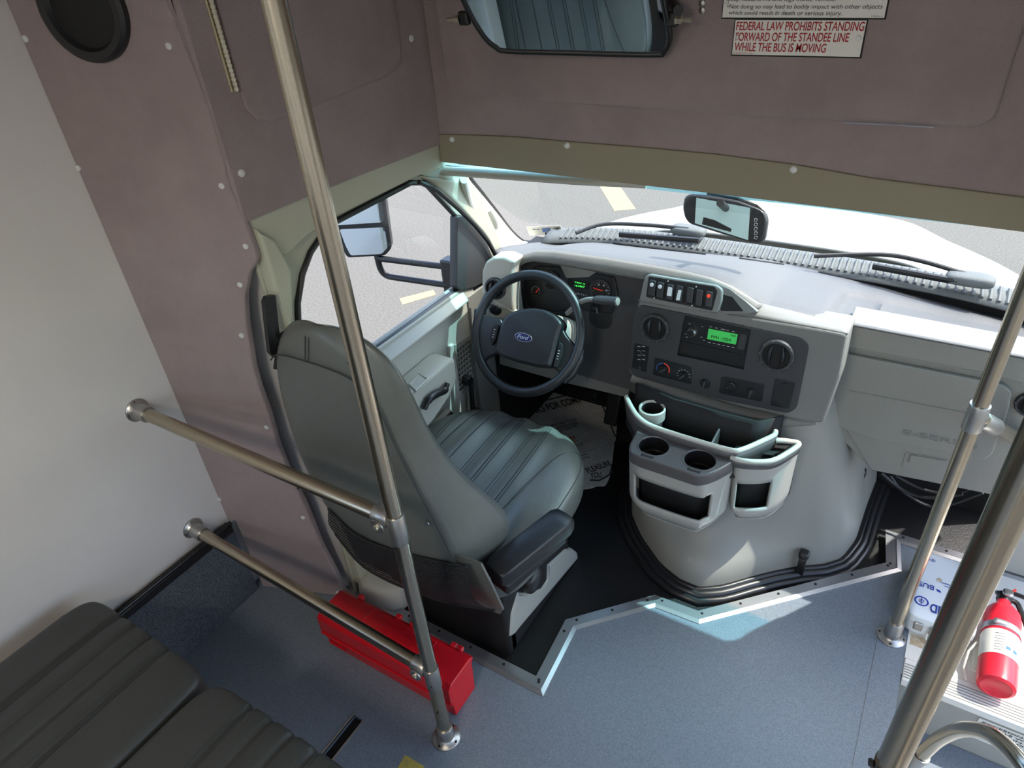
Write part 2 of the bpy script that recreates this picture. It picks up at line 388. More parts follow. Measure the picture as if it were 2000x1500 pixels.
struct(box('ceiling', (-1.6, -2.6, ZC), (.8, 1.6, ZC + .03), 'ceil', bevel=0))
for i, (a, b) in enumerate((((-1.59, -2.4, .85), (-1.585, -1.35, 1.6)), ((-1.59, -1.2, .85), (-1.585, -.25, 1.6)), ((.795, -2.4, .85), (.80, -1.35, 1.6)), ((.795, -1.2, .85), (.80, .1, 1.6)), ((-1.3, -2.615, .8), (.5, -2.61, 1.65)), ((.79, .45, -.3), (.795, 1.93, 1.27)))):
    struct(box('window_%d' % (i + 2), a, b, 'glass', bevel=0))
struct(box('wall_front', (.56, 1.93, -.45), (.8, 1.99, 1.17), 'wall', bevel=0))
# carpeted wheel well with the black rail on top
ww = box('baseboard_left', (-1.62, -2.6, 0), (-1.549, .742, .262), 'carpet', bevel=.002); struct(ww)
rl = box('trim_4', (-1.575, -2.6, .262), (-1.545, .742, .292), 'rubber2', bevel=.006); struct(rl)
tube('rail_bead', [(-1.549, -2.6, .297), (-1.549, .742, .297)], .007, 'rubber2', rl)
# ---------------------------------------------------- upholstered panels
ptop = [(-1.57 + 0, 1.98)]
right = [(324, 0), (373, 121), (418, 243), (450, 369), (477, 432), (502, 500), (501, 512), (486, 535), (478, 580), (481, 630), (488, 675), (495, 720), (506, 759), (525, 810), (542, 870), (563, 924), (596, 990), (629, 1071), (650, 1110), (668, 1149)]
ro = PP.px(right); a0 = PP.uv((-1.567, .746, 0)); u_l = PP.uv((-1.5695, .745, 0))[0]
bl = PP.uv((-1.545, .754, 0)); 
outer = [(u_l, .293), (u_l, 1.975), (ro[0][0], 1.975)] + ro + [(ro[-1][0] + .012, .001), (bl[0], .001), (bl[0], .293)]
pt = thing('partition_panel', 'tall mauve fabric partition panel with wavy edge against the white side wall', 'partition', (-1.45, .79, 0))
prism('upholstered_panel', PP, outer, 'fabric', pt, .022, [], .005)
for (x, y) in ((50, 76), (330, 90), (153, 328), (433, 363), (480, 481), (469, 556), (472, 655), (348, 804), (521, 834), (428, 975), (592, 1011), (660, 1157)):
    p = PP.hit(x, y); disc('screw_cap', p, PP.n, .0065, .002, 'screwcap', pt, dome=.0015, seg=14)
pipe = [PP.hit(*q) + PP.n * -.008 for q in right[:4] + [(474, 428), (497, 497)]]
tube('piping', fillet(pipe, .03), .004, 'fabric', pt, seg=8)
# speaker on the partition
sc = PP.hit(166, 20); spk = thing('wall_speaker', 'round black speaker on the upper part of the mauve partition', 'speaker', sc)
n = PP.n
# fit: circle of radius .095 centred so that its lower edge meets (190,118)
pb = PP.hit(196, 118); cc = PP.at(*PP.uv(PP.hit(188, 118))) + V((0, 0, .095))
cc = V((0, 0, 0)) + PP.at(PP.uv(PP.hit(166, 20))[0], PP.uv(pb)[1] + .086)
lathe('bezel', [(.064, .006), (.070, .016), (.082, .017), (.089, .012), (.090, 0), (.064, 0)], cc, n, 'black', spk, 48)
lathe('grille', [(0, .011), (.03, .0105), (.05, .009), (.0655, .006), (.0655, .001)], cc, n, 'blackm', spk, 48)
# side overhead panel above the driver's door
XS = -1.23; PS = PX(XS); YHX = PS.uv((XS, 1.572, 0))[0]
sh = thing('overhead_side_panel', "mauve fabric overhead panel above the driver's side window", 'overhead panel', (XS, 1.2, 1.25))
eb = [PS.uv(PS.hit(x, y)) for x, y in ((480, 436), (560, 402), (700, 345), (858, 284))]
prism('upholstered_panel', PS, [(eb[0][0], 1.975), eb[0], eb[1], eb[2], eb[3], (YHX, eb[3][1]), (YHX, 1.975)], 'fabric', sh, .02, [], .004)
# raised hatch in it
hp = [(418, 0), (466, 175), (478, 210), (498, 232), (530, 236), (570, 222), (740, 152), (772, 132), (780, 110), (775, 60), (765, 0)]
hu = PS.px(hp); hu = [(hu[0][0], 1.8)] + hu + [(hu[-1][0], 1.8)]
PS2 = PS.off(.007)
hc = prism('access_hatch', PS2, hu, 'fabric', sh, .009, [], .003); hc['label'] = 'raised rounded fabric hatch'
ha, hb = PS.hit(407, 0), PS.hit(458, 178); hd = (ha - hb); ha = hb + hd * 1.8
tube('hinge_pin', [ha + V((.008, 0, 0)), hb + V((.008, 0, 0))], .0035, 'brass', hc, seg=8)
box('hinge_leaf', (XS, min(ha.y, hb.y) - .008, hb.z), (XS + .002, max(ha.y, hb.y) + .008, ha.z), 'brass', hc, bevel=0)
tubes('hinge_knuckle', [[ha.lerp(hb, k / 34) + V((.008, 0, 0)), ha.lerp(hb, (k + .75) / 34) + V((.008, 0, 0))] for k in range(34)], .0052, 'brass', hc, 8)
for (x, y) in ((471, 338), (803, 75)):
    disc('screw_cap', PS.hit(x, y), (1, 0, 0), .008, .003, 'screwcap', sh, dome=.002, seg=14)
# front overhead panel
YH = 1.56; PH = PY(YH)
fh = thing('overhead_front_panel', 'wide mauve fabric panel over the windshield carrying the mirror and signs', 'overhead panel', (-.4, YH, 1.2))
tb = [(858, 262), (940, 264), (1010, 267), (1110, 276), (1250, 287), (1400, 301), (1560, 322), (1700, 347), (1850, 366), (2000, 385)]
tu = PH.px(tb); sl = (tu[-1][1] - tu[-2][1]) / (tu[-1][0] - tu[-2][0]); tu.append((WXR - .002, tu[-1][1] + sl * (WXR - tu[-1][0]) * .5))
prism('upholstered_panel', PH, [(XS, 1.975)] + [(XS, tu[0][1])] + tu[1:] + [(WXR - .002, 1.975)], 'fabric', fh, .02, [], .003)
PH2 = PH.off(.020)
hp = [(846, 0), (866, 150), (872, 172), (886, 184), (905, 188), (1000, 196), (1200, 209), (1500, 231), (1800, 246), (1890, 251), (1915, 248), (1936, 236), (1950, 212), (1975, 130), (1998, 60)]
hu = PH2.px(hp); hu = [(hu[0][0], 1.9)] + hu + [(hu[-1][0] + .06, 1.9)]
prism('padded_insert', PH2, hu, 'fabric', fh, .03, [], .011)['label'] = 'raised padded insert'
tbb = [(861, 316), (1130, 347), (1420, 381), (1700, 415), (2000, 453)]
bu = PH.px(tbb); bu.append((WXR - .002, bu[-1][1] - .03))
PH1 = PH.off(.003)
tt = prism('trim_strip', PH1, [tu[0]] + tu[1:] + bu[::-1], 'tan', fh, .024, [], .003); tt['label'] = 'khaki vinyl trim strip'
for (x, y) in ((883, 272), (1108, 284), (1550, 331)): disc('screw_cap', PH1.hit(x, y), PH.n, .008, .003, 'screwcap', fh, dome=.003, seg=16)
tubes('hatch_edge', [[PH2.hit(x, y) + V((0, -.001, 0)) for x, y in ((1650, 239), (1700, 241), (1760, 244), (1825, 248))]], .0018, 'alu', fh)
# cab roof, pillars
struct(box('ceiling_1', (-1.36, 1.572, 1.166), (.5, 1.60, 1.19), 'tan2', bevel=0))
bz = min(q[1] for q in bu)
# unseen sheets behind the upholstery, added to stop light leaking through the joints
struct(box('light_stop_bulkhead', (-1.62, .90, -.4), (-1.262, .93, ZC), 'wall', bevel=0))
struct(box('light_stop_outer', (-1.62, .74, -.05), (-1.585, .93, ZC), 'wall', bevel=0))
struct(box('light_stop_header', (-1.30, 1.585, 1.195), (.8, 1.61, ZC), 'wall', bevel=0))
struct(box('light_stop_side_header', (-1.285, .93, 1.22), (-1.262, 1.61, ZC), 'wall', bevel=0))
# ================================================================== CAB SHELL, DOOR, GLASS, OUTSIDE
PW = Plane((0, 1.60, 1.165), (0, -.395, -.53))
wl = [PW.hit(*q) for q in ((915, 346), (940, 378), (970, 416), (998, 452), (1022, 472), (1045, 474))]
gl = [(-1.36, 1.2), (.41, 1.2), (.47, .70), (-1.40, .70)]
def wz(x, z): t = (1.165 - z) / .395; return V((x, 1.60 + .53 * t, z))
g1 = [wz(-1.34, 1.195), wz(.37, 1.195), wz(.42, .74), wz(-1.36, .74)]
wn = V((0, -.43, -.33)).normalized() * -.005
struct(obj('window_1', [wz(-1.34, 1.09), wz(.44, 1.09), wz(.52, .735), wz(-1.36, .735)], [(0, 1, 2, 3)], 'glassw'))
wt = struct(obj('window_8', [wz(-1.34, 1.17), wz(.42, 1.17), wz(.44, 1.09), wz(-1.34, 1.09)], [(0, 1, 2, 3)], 'tint'))
struct(obj('wall_front_1', [wz(.47, 1.185), V((.80, 1.60, 1.185)), V((.80, 2.12, .77)), wz(.60, .77)], [(0, 1, 2, 3)], 'sage', solid=.02))  # unseen sheet added to block stray sun beside the windshield
tube('trim_5', [p for p in catmull([wl[0] + V((0, .0, .03))] + wl, 5)], .011, 'rubber2', None, flat=.7, seg=10); struct(ALL[-1])
# left windshield pillar: ribbon between the door seal line and the windshield seal line
XD = -1.25
la = [atx(x, y, XD) for x, y in ((815, 342), (850, 364), (895, 401), (925, 432), (950, 460), (968, 497), (975, 530))]
lb = wl[:]; lb = [p.copy() for p in catmull(lb, 4)]
def resample(L, n):
    L = [V(p) for p in L]; D = [0]
    for i in range(1, len(L)): D.append(D[-1] + (L[i] - L[i - 1]).length)
    out = []
    for k in range(n):
        t = D[-1] * k / (n - 1); i = 1
        while i < len(L) - 1 and D[i] < t: i += 1
        f = (t - D[i - 1]) / max(1e-9, D[i] - D[i - 1]); out.append(L[i - 1].lerp(L[i], max(0, min(1, f))))
    return out
A_, B_ = resample(catmull(la, 4), 24), resample(lb, 24)
rows = []
for k in range(9):
    t = k / 8; rows.append([a.lerp(b, t) + V((.035, -.02, 0)) * math.sin(math.pi * min(1, t * 1.0)) for a, b in zip(A_, B_)])
ap = thing('windshield_pillar', "pale windshield pillar trim at the driver's side", 'pillar trim', (-1.22, 1.8, .75))
grid('pillar_cover', rows, 'sage' if 'sage' in K else 'cream', ap, thick=.006)
# grab handle on the pillar
hpts = [V(p) for p in ((0, 0, 0),)]
g0, g1_, g2_, g3_ = [aty(x, y, q) for x, y, q in ((905, 350, 1.66), (918, 400, 1.72), (945, 443, 1.80), (962, 462, 1.86))]
gh = tube('grab_handle', catmull([g0, g1_, g2_, g3_], 8), [.011 + .004 * math.sin(i / 24 * 3.1) for i in range(25)], 'cream', ap, seg=12, flat=1.6)
pd = [aty(x, y, q) for x, y, q in ((953, 408, 1.86), (962, 425, 1.88), (966, 445, 1.90), (962, 462, 1.88))]
tube('end_cap', catmull(pd, 5), .016, 'cream', gh, seg=12)
# right pillar
rp = tube('windshield_pillar', [wz(.46, 1.18), wz(.52, .98), wz(.58, .72)], .045, 'cream', None, seg=10)
tag(rp, 'windshield pillar trim beyond the passenger end of the dash', 'pillar trim')
# side trim above the door and the rear door pillar, one painted shell with the window cut out
PD = PX(XD)
win = [(.945, .738), (.925, .80), (.93, .90), (.955, .985), (.99, 1.045), (1.03, 1.085)] 
win = [PD.uv(V((XD, a, b))) for a, b in win] + PD.px([(640, 440), (800, 357), (828, 357), (889, 423), (889, 566)])
dl = [(.88, -.03), (.88, 1.235), (1.56, 1.235), (1.62, 1.17), (1.75, 1.0), (1.85, .80), (1.85, -.03)]
ws = [PD.uv(V((XD, a, b))) for a, b in dl]
PDb = PD.off(-.001)
cs = thing('door_1', None, None, (XD, 1.3, 0), kind='structure')
prism('door_shell', PDb, ws, 'sage', cs, .014, [win], .004)
# black window seal and its glass
wc = [PD.at(a, b, .002) for a, b in win]
tube('window_seal', wc, .008, 'rubber2', cs, closed=True, seg=8)
gv = [PD.at(a, b, -.008) for a, b in win]
gw = obj('window_glass', gv, [tuple(range(len(gv)))], 'glass', cs)
# sage overhead trim between mauve panel and door
PT = PX(XD + .012)
prism('header_trim', PT, PT.px([(478, 425), (858, 275), (866, 300), (866, 328), (815, 345), (640, 432), (600, 462), (560, 500), (512, 490), (488, 440)]), 'tan2', cs, .02, [], .005)
# rear door pillar with belt
bp = [(.885, 1.2), (.925, 1.16), (.945, 1.08), (.915, .98), (.90, .85), (.91, .6), (.95, .35), (.98, .05), (.885, .05)]
PT2 = PX(XD + .03)
prism('door_pillar', PT2, [PT2.uv(V((XD, a, b))) for a, b in bp], 'tan2', cs, .04, [], .01)
PT3 = PX(XD + .036)
sb = thing('seat_belt', "black seat belt guide and webbing on the pale pillar behind the driver's seat", 'seat belt', PT3.hit(530, 620))
pxpanel('guide_slot', PT3, [(517, 590), (521, 580), (538, 576), (546, 650), (555, 665), (538, 700), (528, 690)], 'black', sb, .012, .003)
bt = [PT3.hit(x, y) + V((.012, 0, 0)) for x, y in ((545, 648), (560, 668), (545, 690), (540, 720))]
tube('webbing', catmull(bt, 5), .016, 'blackm', sb, seg=8, flat=.3)
box('belt_guide', PT3.hit(540, 655) + V((0, -.02, -.02)), PT3.hit(552, 675) + V((.03, .015, .01)), 'black', sb, bevel=.006)
# sill behind the seat
sl_ = thing('floor_sill', 'pale moulded sill on the floor between partition and driver seat', 'sill', (-1.17, .93, -.02))
rows = []
for z, e in ((-.026, 0), (.02, .004), (.05, .012), (.075, .035), (.085, .08)):
    pl = [(-1.25, .86), (-1.2, .852), (-1.12, .865), (-1.07, .90), (-1.075, .95), (-1.12, 1.0), (-1.16, 1.1), (-1.2, 1.25), (-1.25, 1.3)]
    cx, cy = -1.22, 1.0; rows.append([V((cx + (x - cx) * (1 - e * 2.2), cy + (y - cy) * (1 - e * 2.2), z)) for x, y in pl])
grid('sill_cover', rows, 'cream', sl_, closed=True, cap=True, sub=1)
an = box('belt_anchor', atz(640, 1068, .09) + V((-.012, -.012, -.004)), atz(654, 1078, .09) + V((.008, .01, .012)), 'cast', sl_, bevel=.002)
# ---- inner door trim
XT = XD + .014; PDT = PX(XT)
dp = [PDT.uv(V((XT, a, b))) for a, b in ((.95, .02), (.935, .70), (.94, .742))] + PDT.px([(722, 692), (893, 570), (925, 562), (931, 590), (921, 650), (916, 720), (915, 790), (912, 850)])
lowr = PDT.uv(atx(905, 850, XT)); dp.append((lowr[0], .02))
prism('inner_panel', PDT, dp, 'cream', cs, .02, [], .006)
# slanted window ledge
a, b = V((XT, .95, .742)), V((XT, 1.60, .742))
obj('window_ledge', [a + V((-.03, 0, .01)), b + V((-.03, 0, .01)), b + V((.03, -.02, -.04)), a + V((.035, 0, -.045)), a + V((-.03, 0, -.06)), b + V((-.03, 0, -.06))], [(0, 1, 2, 3), (3, 2, 5, 4), (0, 4, 5, 1), (0, 3, 4), (1, 5, 2)], 'cream', cs, bevel=.008, smooth=True)
# mirror sail panel
PSA = PX(XD + .02)
pxpanel('mirror_sail_panel', PSA, [(894, 424), (905, 420), (925, 438), (950, 470), (962, 500), (968, 520), (960, 545), (925, 562), (900, 568), (893, 560)], 'dashdark', cs, .03, .004, bevel=.003)
tube('door_seal', [atx(x, y, XD + .03) + V((.006, 0, 0)) for x, y in ((815, 355), (850, 371), (893, 408), (925, 440), (950, 470), (966, 500))], .007, 'rubber2', cs, seg=8)
# armrest
ar = [(.97, .44), (1.25, .455), (1.35, .49), (1.395, .53), (1.395, .60), (1.37, .61), (.97, .60)]
Pa = PX(XT + .085)
pull = [(1.16, .535), (1.31, .545), (1.31, .60), (1.16, .59)]
arm = thing
am = prism('armrest', Pa, [Pa.uv(V((0, a, b))) for a, b in ar], 'cream', cs, .085, [], .01)
# flat dark patch on the armrest top stands in for the shaded pull cup hollow
cupa = [atz(x, y, .606) for x, y in ((818, 731), (834, 741), (812, 764), (800, 752))]
obj('pull_cup_shade', [cupa[0], cupa[1], cupa[2], cupa[3]] + [p + V((0, 0, -.004)) for p in cupa], [(0, 4, 5, 1), (1, 5, 6, 2), (2, 6, 7, 3), (3, 7, 4, 0), (4, 5, 6, 7)], 'blackm', cs)
tube('cup_rim', cupa, .004, 'cream', cs, closed=True, seg=8)
dh = [atx(x, y, XT + .10) for x, y in ((829, 800), (838, 780), (855, 768), (868, 762), (874, 748))]
tube('door_handle', catmull(dh, 5), [.008] * 4 + [.012] * 13 + [.008] * 4, 'black', cs, seg=10)
# upright column and speaker grille, map pocket
prism('door_column', PX(XT + .012), PX(XT + .012).px([(878, 678), (887, 672), (905, 825), (893, 832)]), 'cream', cs, .02, [], .004)
Pg = PX(XT + .004)
gr = pxpanel('speaker_grille', Pg, [(888, 675), (917, 655), (920, 710), (912, 758), (905, 770), (898, 740)], 'glove', cs, .008, .004)
dots = []
for i in range(9):
    for j in range(5):
        x, y = 893 + j * 5.2 + i * .6, 684 + i * 9.5 - j * 4.2
        p = Pg.hit(x, y) + V((.0006, 0, 0)); dots.append([p, p + V((0, .010, 0))]); dots.append([p + V((0, 0, -.006)), p + V((0, .007, -.006))])
tubes('grille_slot', dots, .0016, 'blackm', gr, 5)
mp = pxpanel('map_pocket', PX(XT + .02), [(833, 850), (882, 800), (886, 830), (845, 880)], 'cream', cs, .03, .003, bevel=.003)
tubes('pocket_slot', [[PX(XT + .022).hit(*a), PX(XT + .022).hit(*b)] for a, b in (((834, 852), (882, 806)), ((838, 864), (884, 826)))], .005, 'blackm', mp)
# kick panel in front of the door and the window crank
kp = [atx(x, y, XD + .02) for x, y in ((918, 765), (918, 655), (930, 600), (945, 560))]
struct(box('wall_footwell', (XD - .03, 1.725, -.03), (XD + .015, 2.14, .70), 'blackm', bevel=0))
kick = box('kick_panel', (XD - .03, 1.60, -.03), (XD + .02, 1.72, .70), 'dash'); tag(kick, "dark grey kick panel low in the driver's footwell", 'kick panel')
wc1, wc2 = atx(919, 745, XT + .03), atx(924, 800, XT + .03)
wkk = thing('window_crank', "black window crank handle on the driver's door beside the speaker grille", 'window crank', wc1)
lathe('hub', [(.0, .03), (.016, .03), (.018, .024), (.018, 0)], wc1 + V((-.03, 0, 0)), (1, 0, 0), 'black', wkk, 20)
tube('arm', [wc1, wc2], .0095, 'black', wkk, seg=12)
lathe('knob', [(0, .032), (.011, .03), (.013, .02), (.011, .0)], wc2, (1, 0, 0), 'black', wkk, 16)
# ---- outside
struct(box('asphalt_ground', (-30, -20, -.80), (30, 40, -.75), 'asphalt', bevel=0)); ALL[-1].name = 'ground'
def mark(px, label, width=None):
    P = PZ(-.748); o = prism('parking_line', P, P.px(px), 'yellow', None, .004); tag(o, label, 'painted line'); return o
mark([(1160, 345), (1198, 345), (1242, 408), (1200, 412)], 'faded yellow line on the asphalt ahead, seen between windshield top and hood')
mark([(780, 583), (846, 566), (852, 575), (786, 595)], "short worn yellow line on the asphalt outside the driver's window")
# hood of the vehicle, lofted across
hd = []
for k, (y, z, hw) in enumerate(((2.275, .72, .80), (2.33, .745, .80), (2.45, .74, .785), (2.6, .725, .76), (2.72, .70, .73), (2.80, .66, .70), (2.84, .58, .68), (2.85, .40, .68))):
    r = []
    for i in range(25):
        t = -1 + 2 * i / 24; e = abs(t) ** 3
        zz = z - .11 * e * (1 if k < 7 else .1) + (.028 if abs(t) < .52 else .028 * max(0, 1 - (abs(t) - .52) / .12)); r.append(V((-.42 + hw * t, y - .14 * e * (k / 7), zz)))
    hd.append(r)
hood = thing('hood', 'white painted hood beyond the windshield', 'hood', (-.42, 2.5, .6))
grid('hood_panel', hd, 'hood', hood, thick=.01, sub=1)
box('engine_bay_front', (-1.1, 2.34, -.3), (.26, 2.78, .50), 'hood', hood, bevel=.03)
cw = thing('cowl', 'weathered ribbed cowl vent strip between windshield and hood', 'cowl', (-.42, 2.2, .7))
cpts = 60; rr = []
for j, (y, z) in enumerate(((2.12, .735), (2.155, .752), (2.20, .758), (2.245, .745), (2.26, .70))):
    rr.append([V((-1.22 + 1.62 * i / cpts, y - .05 * abs((i / cpts) * 2 - 1) ** 3, z - .03 * abs((i / cpts) * 2 - 1) ** 4)) for i in range(cpts + 1)])
grid('cowl_panel', rr, 'cowl', cw, thick=.006)
tubes('vent_rib', [[V((x, 2.135 - .05 * abs((x + .41) / .81) ** 3, .748 - .03 * abs((x + .41) / .81) ** 4)), V((x, 2.195 - .05 * abs((x + .41) / .81) ** 3, .765 - .03 * abs((x + .41) / .81) ** 4))] for x in [-1.15 + .021 * i for i in range(72)]], .0055, 'cowl', cw)
def wiper(label, pts, blade, cap):
    w = thing('windshield_wiper', label, 'wiper', pts[0], 'windshield wipers')
    tube('wiper_arm', catmull(pts, 5), .007, 'black', w, seg=8); tube('wiper_blade', blade, .009, 'black', w, seg=8, flat=1.6)
    superbox('pivot_cap', cap, (.06, .03, .016), 'cowl', w, p=4, n=4)
q = lambda x, y, z: atz(x, y, z)
wiper("driver's side wiper lying on the cowl below the mirror", [q(1345, 448, .80), q(1270, 440, .80), q(1180, 438, .80), q(1125, 455, .79)], [q(1210, 458, .785), q(1365, 470, .785)], q(1345, 450, .79))
wiper("passenger's side wiper at the right end of the cowl", [q(1885, 535, .80), q(1800, 510, .81), q(1720, 497, .81), q(1590, 500, .80)], [q(1705, 520, .785), q(1870, 550, .785)], q(1895, 545, .79))
# outside mirror
PM = Plane(atx(700, 450, -1.66), (.55, -.80, .1))
om = thing('side_mirror', "black framed towing mirror outside the driver's window", 'mirror', atx(880, 540, -1.5))
hs = [(652, 425), (756, 372), (762, 440), (765, 480), (750, 500), (680, 503), (668, 480)]
fo_ = rpoly(PM.px([(648, 375), (750, 372), (765, 485), (752, 500), (678, 504), (664, 480)]), .012)
prism('housing', PM, fo_, 'black', om, .06, [], .006)
PM1 = PM.off(.002)
prism('upper_glass', PM1, rpoly(PM1.px([(656, 380), (743, 380), (750, 434), (658, 440)]), .008), 'mirror', om, .003)
PM1b = Plane(PM1.p, (PM1.n + V((.06, 0, -.1))))
prism('lower_glass', PM1, rpoly(PM1.px([(663, 448), (751, 444), (757, 484), (745, 496), (685, 499), (675, 480)]), .008), 'mirror', om, .003)
j0, j1 = PM.hit(725, 503) + V((0, .02, 0)), atx(880, 522, -1.36); k1 = atx(882, 558, -1.36)
tube('support_arm', fillet([PM.hit(728, 490) + V((0, .02, 0)), j0.lerp(j1, .02) + V((0, 0, -.01)), j1], .02), .011, 'black', om, seg=12)
tube('support_arm', fillet([PM.hit(728, 500) + V((0, .02, 0)), PM.hit(735, 545) + V((0, .03, 0)), k1], .06), .011, 'black', om, seg=12)
box('mount_bracket', (-1.39, j1.y - .02, k1.z - .03), (-1.31, j1.y + .03, j1.z + .03), 'black', om, bevel=.006)
# sun visor
sv = thing('sun_visor', 'pale sun visor folded up beneath the khaki trim, left of the windshield', 'sun visor', aty(1000, 340, 1.68))
v0, v1 = aty(846, 334, 1.60), aty(1262, 363, 1.60)
rows = []
for k in range(13):
    a = k / 12 * 2 * math.pi; dy, dz = .075 * math.cos(a), .013 * math.sin(a)
    rows.append([v0.lerp(v1, t) + V((0, .0 + .45 * dy * (1 if t < .75 else max(.2, 1 - (t - .75) * 3)), dz + .006)) for t in [i / 14 for i in range(15)]])
grid('visor_board', rows[:-1] + [rows[0]], 'cream', sv)
tube('visor_rod', [aty(858, 322, 1.60), aty(930, 331, 1.60)], .005, 'alu', sv, seg=8)
# registration sticker on the windshield
P9 = PW.off(.003); st9 = pxpanel('registration_sticker', P9, [(1028, 443), (1094, 441), (1101, 456), (1034, 460)], 'whitepl', None, .001)
tag(st9, 'small white registration sticker with month and year at the lower left of the windshield', 'sticker')
text('lettering', '10', P9.hit(1090, 445), P9.hit(1079, 445), P9.n, .010, 'blktxt', st9)
text('lettering', '23', P9.hit(1052, 447), P9.hit(1039, 447), P9.n, .010, 'blutxt', st9)
pxpanel('printed_patch', P9.off(.0008), [(1058, 446), (1074, 445), (1076, 452), (1060, 454)], 'bluem', st9, .0004)
# ================================================================== POLES AND RAILS
TR = .0162
def flange(parent, c, ax, mtl='cast', rb=.036, sleeve=.05):
    lathe('flange', [(.0, .012), (.022, .012), (.024, .009), (rb - .004, .006), (rb, .003), (rb, 0), (0, 0)], c, ax, mtl, parent, 28)
    lathe('socket', [(TR + .0045, .004), (TR + .0045, sleeve), (TR + .003, sleeve + .002), (TR, sleeve + .002)], c, ax, mtl, parent, 24)
    ax = V(ax).normalized(); u = ax.orthogonal().normalized(); w_ = ax.cross(u)
    for k in range(4):
        a = math.radians(45 + 90 * k); disc('screw', V(c) + ax * .0055 + (u * math.cos(a) + w_ * math.sin(a)) * (rb - .0075), ax, .0042, .002, 'blackm', parent, seg=8)
def sleeve(parent, a, b, r=TR + .0022, mtl='cast'):
    a, b = V(a), V(b); L = (b - a).length
    return lathe('sleeve', [(TR, 0), (r - .0005, 0), (r, .001), (r, L - .001), (r - .0005, L), (TR, L)], a, b - a, mtl, parent, 24)
px_, py_ = -.734, .646
gr_ = thing('guard_rail', 'steel guard rail behind the driver seat, one pole with two crossbars to the white wall', 'guard rail', (px_, py_, 0))
tube('pole', [(px_, py_, .01), (px_, py_, ZC - .001)], TR, 'steel', gr_, seg=28)
flange(gr_, (px_, py_, 0), (0, 0, 1))
for zj, zw, nm in ((.772, .768, 'upper'), (.283, .353, 'lower')):
    A = V((px_, py_, zj)); B = V((WXL, py_, zw)); d = (B - A).normalized()
    tube('crossbar', [A, B], TR, 'steelx', gr_, seg=28)
    sleeve(gr_, (px_, py_, zj - .055), (px_, py_, zj + .018))
    sleeve(gr_, A + d * .012, A + d * .05, TR + .003)
    lathe('washer', [(0, .003), (.016, .003), (.0165, 0)], A + d * .032 + V((0, -TR - .004, -.012)), (0, -1, 0), 'cast', gr_, 20)
    disc('bolt', A + d * .032 + V((0, -TR - .007, -.012)), (0, -1, 0), .006, .004, 'brass', gr_, dome=.001, seg=8)
    flange(gr_, B, -d, rb=.03, sleeve=.046)
for z in (.70, .25, .14): disc('rivet', (px_ + .006, py_ - TR + .001, z), (.3, -1, 0), .003, .002, 'blackm', gr_, seg=8)
disc('rivet', V((px_ - .25, py_ - TR, .765)), (0, -1, -.2), .003, .002, 'blackm', gr_, seg=8)
# slim pole by the step ledge
rx, ry = .183, 1.477
gp = thing('grab_pole', 'slim steel grab pole on a round floor flange between aisle and first aid box', 'pole', (rx, ry, 0))
tube('pole', [(rx, ry, .01), (rx, ry, ZC - .001)], TR, 'steel', gp, seg=28); flange(gp, (rx, ry, 0), (0, 0, 1), sleeve=.065)
zt = aty(1911, 805, ry).z
sleeve(gp, (rx, ry, zt - .045), (rx, ry, zt + .02), TR + .004)
e = CAM + ray(2010, 871) * 1.80; s_ = V((rx, ry, zt - .012)); d = (e - s_)
e2 = s_ + d * ((1.863 - s_.y) / d.y)
tube('side_bar', fillet([s_ + V((0, 0, .0)), s_ + d * .12 + V((0, 0, .003)), e2], .02), TR, 'steel', gp, seg=24)
sleeve(gp, s_ + d * .08, s_ + d * .3, TR + .004)
disc('bolt', s_ + d * .16 + V((-.004, -TR - .004, -.004)), (-.1, -1, 0), .006, .004, 'cast', gp, seg=8)
# thick foreground pole
fx, fy = .117, .57
fp = thing('foreground_pole', 'large foreground steel pole nearest the viewer at the lower right', 'pole', (fx, fy, 0))
tube('pole', [(fx, fy, .01), (fx, fy, ZC - .001)], TR, 'steel', fp, seg=40); flange(fp, (fx, fy, 0), (0, 0, 1))
zc = aty(1722, 1480, fy).z
sleeve(fp, (fx, fy, zc - .09), (fx, fy, zc), TR + .0015, 'steel')
disc('bolt', V((fx - TR - .002, fy - .004, zc - .012)), (-1, -.2, 0), .005, .004, 'blackm', fp, seg=8)
# bent grab rail over the step
hr = thing('step_grab_rail', 'bent steel grab rail arching over the entry step at the lower right corner', 'grab rail', (.3, 1.2, -.15))
ar_ = [CAM + ray(x, y) * D for x, y, D in ((1790, 1485, 1.70), (1812, 1462, 1.66), (1838, 1441, 1.60), (1878, 1425, 1.5), (1925, 1430, 1.41), (1965, 1458, 1.34), (2010, 1510, 1.27), (2080, 1610, 1.20))]
tube('rail', catmull(ar_, 8), TR, 'steel', hr, seg=28)
sleeve(hr, ar_[0] + (ar_[0] - ar_[1]).normalized() * .03, ar_[0] + (ar_[1] - ar_[0]).normalized() * .03, TR + .004)
tube('rail_foot', [ar_[0], V((ar_[0].x, ar_[0].y - .0, -.2))], TR, 'steel', hr, seg=20)
tube('rail_post', [ar_[-1] , ar_[-1] + V((.02, -.05, -.5))], TR, 'steel', hr, seg=20)
